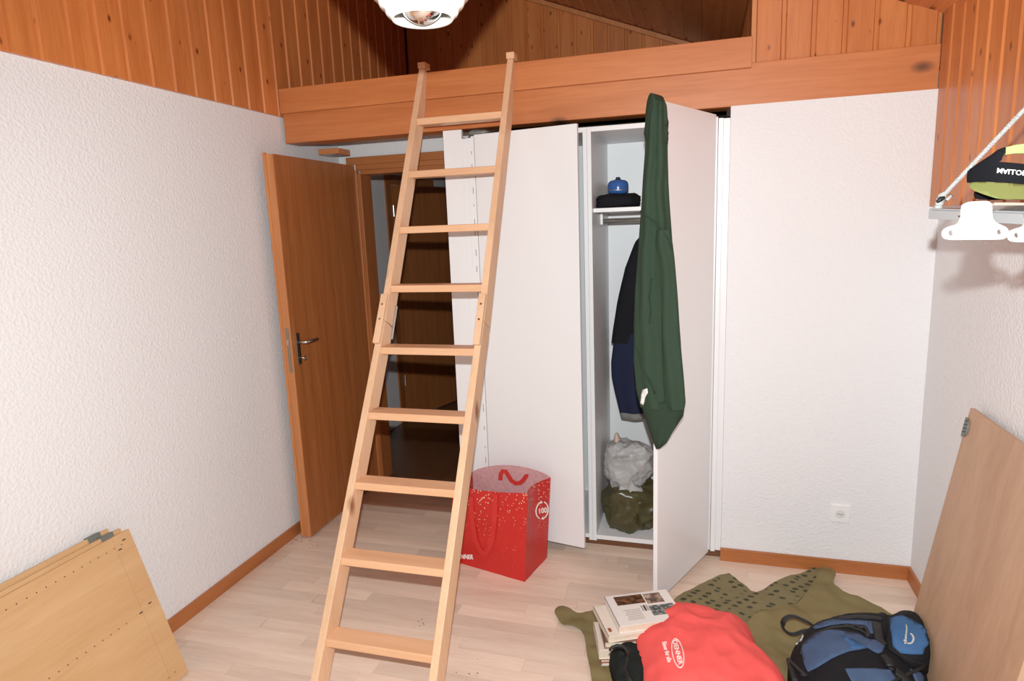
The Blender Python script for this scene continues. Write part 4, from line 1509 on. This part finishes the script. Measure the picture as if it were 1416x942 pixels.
# ---- hanging rack at the right edge of the picture
rk = empty('hanging_rack', deep((1349, 300), 1.2), 'white hanging rack with pierced end plates slung on a rope', 'rack')
ra, rbb = deep((1284, 296.5), 1.40), deep((1411, 302.5), 1.19)
rdir = (rbb - ra)
rnn = rdir.cross(Z).normalized()
if rnn.y > 0: rnn = -rnn
m_rail = plain('white_rail', (.30, .285, .285, 1), .4)
MB().prism([ra - Z * .0095, rbb - Z * .0105 + rdir.normalized() * .012, rbb + Z * .0095, ra + Z * .0095], -rnn * .018).build('rail', m_rail, rk, bevel=.0008)
MB().obox(ra + Z * .0100 - rnn * .002, rdir, -rnn * .05, Z * .003).build('rail_top_strip', m_rail, rk)
def rnd(P, n=70):
    return [tuple(v[:2]) for v in smooth_loop([(a, b, 0) for a, b in P], n)]
plate1 = rnd(crop([(540, 270), (560, 225), (640, 198), (760, 192), (880, 188), (935, 207), (958, 260), (960, 340), (965, 425), (1010, 490), (1090, 532), (1160, 565), (1196, 620), (1180, 690), (1130, 733), (1060, 742), (880, 744), (700, 746), (520, 748), (370, 748), (300, 730), (260, 680), (262, 620), (300, 570), (370, 545), (450, 520), (510, 460), (530, 390), (535, 320)], 1280, 260, 10.41))
h1 = [(1315.6 + 4.4 * math.cos(a), 322.3 + 3.9 * math.sin(a)) for a in np.linspace(0, 2 * math.pi, 15)[:-1]]
h2 = [(1382.8 + 4.4 * math.cos(a), 320.9 + 3.9 * math.sin(a)) for a in np.linspace(0, 2 * math.pi, 15)[:-1]]
m_plate = plain('white_plastic_plate', (.50, .495, .49, 1), .5)
for dx, dy, tt in ((0, 0, 1.03), (91.2, 3.0, .985)):
    po = [(a + dx, b + dy) for a, b in plate1]
    hs = [[(a + dx, b + dy) for a, b in h] for h in (h1, h2)]
    V2, F2 = fill2d(po, 12, hs)
    top = [deep(q, tt) for q in V2]
    bot = [v + FWD * .005 for v in top]
    pl_ = shell(top, bot, F2).build('end_plate', m_plate, rk)
    ca_ = deep((1349 + dx, 300 + dy), tt + .006)
    cb_ = ra.lerp(rbb, .45) if dx == 0 else rbb
    cb2 = deep((1352 + dx, 300 + dy), 1.27 if dx == 0 else 1.18)
    MB().tube([ca_, cb2], .008, 10).build('arm', m_rail, rk, smooth=True)
    for u, v in ((1361.5, 317), (1361.5, 320), (1361.3, 323), (1361, 326)):
        c = deep((u + dx, v + dy), tt - .0003)
        MB().obox(c, RIGHT * .0009, UP * .0016, FWD * .0008).build('embossed_mark', plain('emboss', (.55, .53, .52, 1), .5) if not bpy.data.materials.get('emboss') else bpy.data.materials['emboss'], pl_)
# rope up to a hook on the right wall
m_rope = plain('white_rope', (.40, .385, .37, 1), .75, bump=.8, bscale=260)
r0 = deep((1300, 275), 1.395)
r1 = deep((1416, 152), 1.30)
rd_ = r1 - r0
kx = (W - TW - .03 - r0.x) / rd_.x
r2 = r0 + rd_ * kx
nseg = 150
rope = MB()
for st in range(3):
    P = []
    a_ = rd_.normalized()
    e_a = a_.cross(Z).normalized()
    e_b = a_.cross(e_a)
    for i in range(nseg + 1):
        s = i / nseg
        th_ = s * 210 + st * 2 * math.pi / 3
        P.append(r0.lerp(r2, s) + (e_a * math.cos(th_) + e_b * math.sin(th_)) * .0026)
    rope.tube(P, .0029, 5)
rope.build('rope', m_rope, rk, smooth=True)
MB().tube([deep((1443, 296), 1.10), deep((1443, 290), 1.10), r2], .0045, 8).build('rope', m_rope, rk, smooth=True)
kn = MB()
for i in range(5):
    c = deep((1303 - i * 2.0, 271.5 + i * 5.0), 1.395)
    kn.add(*(lambda l: (l.v, l.f))(lump(c, (.0085, .0085, .0075), .25, 200, i, 1, 12, 8)))
kn.tube([deep((1303, 268), 1.39), deep((1311, 266), 1.39), deep((1316, 271), 1.39), deep((1309, 277), 1.39)], .0035, 6)
kn.build('knot', m_rope, rk, smooth=True)
MB().tube([deep((1296, 279), 1.380), deep((1301, 275), 1.380), deep((1306, 273), 1.380)], [.003, .0055, .003], 8).build('black_clip', MAT['black'], rk, smooth=True)
MB().tube([r2 - X * .004, r2 + X * .034], .006, 10).build('wall_hook', MAT['metal'], rk)

# ---- sun visor lying on the rack
vs_ = empty('sun_visor', deep((1400, 270), 1.24), 'black and lime green sun visor with white lettering on the hanging rack', 'visor')
m_lime = plain('lime_fabric', (.27, .30, .10, 1), .8, bump=.2, bscale=500)
m_lime2 = plain('lime_strap', (.36, .50, .17, 1), .75, bump=.2, bscale=500)
m_vb = plain('visor_black', (.006, .006, .008, 1), .85, bump=.2, bscale=400)
def vdepth(q, off):
    # the band curves like a head: nearest in the middle, falling back at the side
    s = (q[0] - 1432) / 92
    return 1.20 + .075 * s * s + off
def curved(poly, off, th_, name, mat, step=5, tilt=0.0, holes=(), par=vs_):
    V2, F2 = fill2d(poly, step, holes)
    top = [deep(q, vdepth(q, off) + tilt * (q[1] - 252)) for q in V2]
    bot = [v + FWD * th_ for v in top]
    return shell(top, bot, F2).build(name, mat, par, smooth=True, sharp=60)
vA = lambda P: crop(P, 1330, 190, 9.42)
def both(P):      # left half in, mirrored right half added
    return P + [(2 * 961 - x, y_) for x, y_ in reversed(P)]
curved(vA(both([(961, 617), (810, 612), (560, 592), (300, 578), (112, 575), (108, 500), (118, 430), (150, 395), (300, 290), (420, 215), (520, 140), (560, 124), (578, 140), (572, 170), (530, 260), (518, 300), (485, 318), (600, 325), (810, 345), (961, 350)])[::-1]), 0, .010, 'band', m_vb)
curved(vA(both([(961, 622), (810, 612), (560, 592), (300, 578), (125, 585), (120, 610), (135, 650), (200, 690), (320, 735), (480, 785), (640, 802), (810, 806), (961, 808)])[::-1]), -.006, .006, 'brim', m_lime, tilt=-.0022)
curved(vA(both([(961, 205), (810, 205), (680, 208), (545, 228), (560, 190), (575, 130), (690, 100), (810, 85), (961, 80)])), .05, .003, 'strap', m_lime2)
curved(vA([(180, 705), (210, 705), (330, 742), (480, 790), (560, 805), (420, 812), (260, 805), (190, 790), (170, 740)]), .010, .004, 'under_brim', m_vb)
Vt, Ft = text2d('MALLORCA', 1, .006)
xs = [v[0] for v in Vt]; ys = [v[1] for v in Vt]
x0_, x1_ = min(xs), max(xs)
tv2 = []
for v in Vt:
    s = (v[0] - x0_) / (x1_ - x0_)
    px = 1330 + (462 + 530 * s) / 9.42
    py = 190 + (430 + 66 * s - 20 * s * s + 34 * ((v[1] - min(ys)) / (max(ys) - min(ys)) * 2 - 1) * .95) / 9.42
    tv2.append((px - .12 * (py - 238), py))
top = [deep(q, vdepth(q, -.0012)) for q in tv2]
shell(top, [v + FWD * .001 for v in top], Ft).build('lettering', m_print_w, vs_)
# clear tray under the visor
tp = MB().obox(deep((1376, 284), 1.19), RIGHT * .14, FWD * .10, UP * .006).build('storage_tray', plain('clear_plastic', (.45, .36, .30, 1), .15), None, bevel=.002)
tag(tp, 'shallow grey plastic tray on the hanging rack under the visor', 'tray')

# ---- dust and crumbs on the floor
du = MB()
for cx_, cy_, n_, sp in ((402, 746, 14, .035), (430, 750, 6, .05), (586, 860, 10, .018), (420, 745, 6, .03), (640, 930, 6, .05), (837, 779, 2, .02)):
    p_ = at((cx_, cy_), 2, 0)
    for k in range(n_):
        c = p_ + Vector((random.gauss(0, sp), random.gauss(0, sp * .7), 0))
        if c.x < .02: continue
        r_ = random.uniform(.0015, .004)
        du.obox(c + Z * .0003, Vector((r_, r_ * .4, 0)), Vector((-r_ * .4, r_, 0)), Z * r_ * .7)
tag(du.build('floor_crumbs', plain('crumbs', (.10, .07, .045, 1), .9)), 'dark crumbs and dust scattered on the floor', 'dirt', kind='stuff')
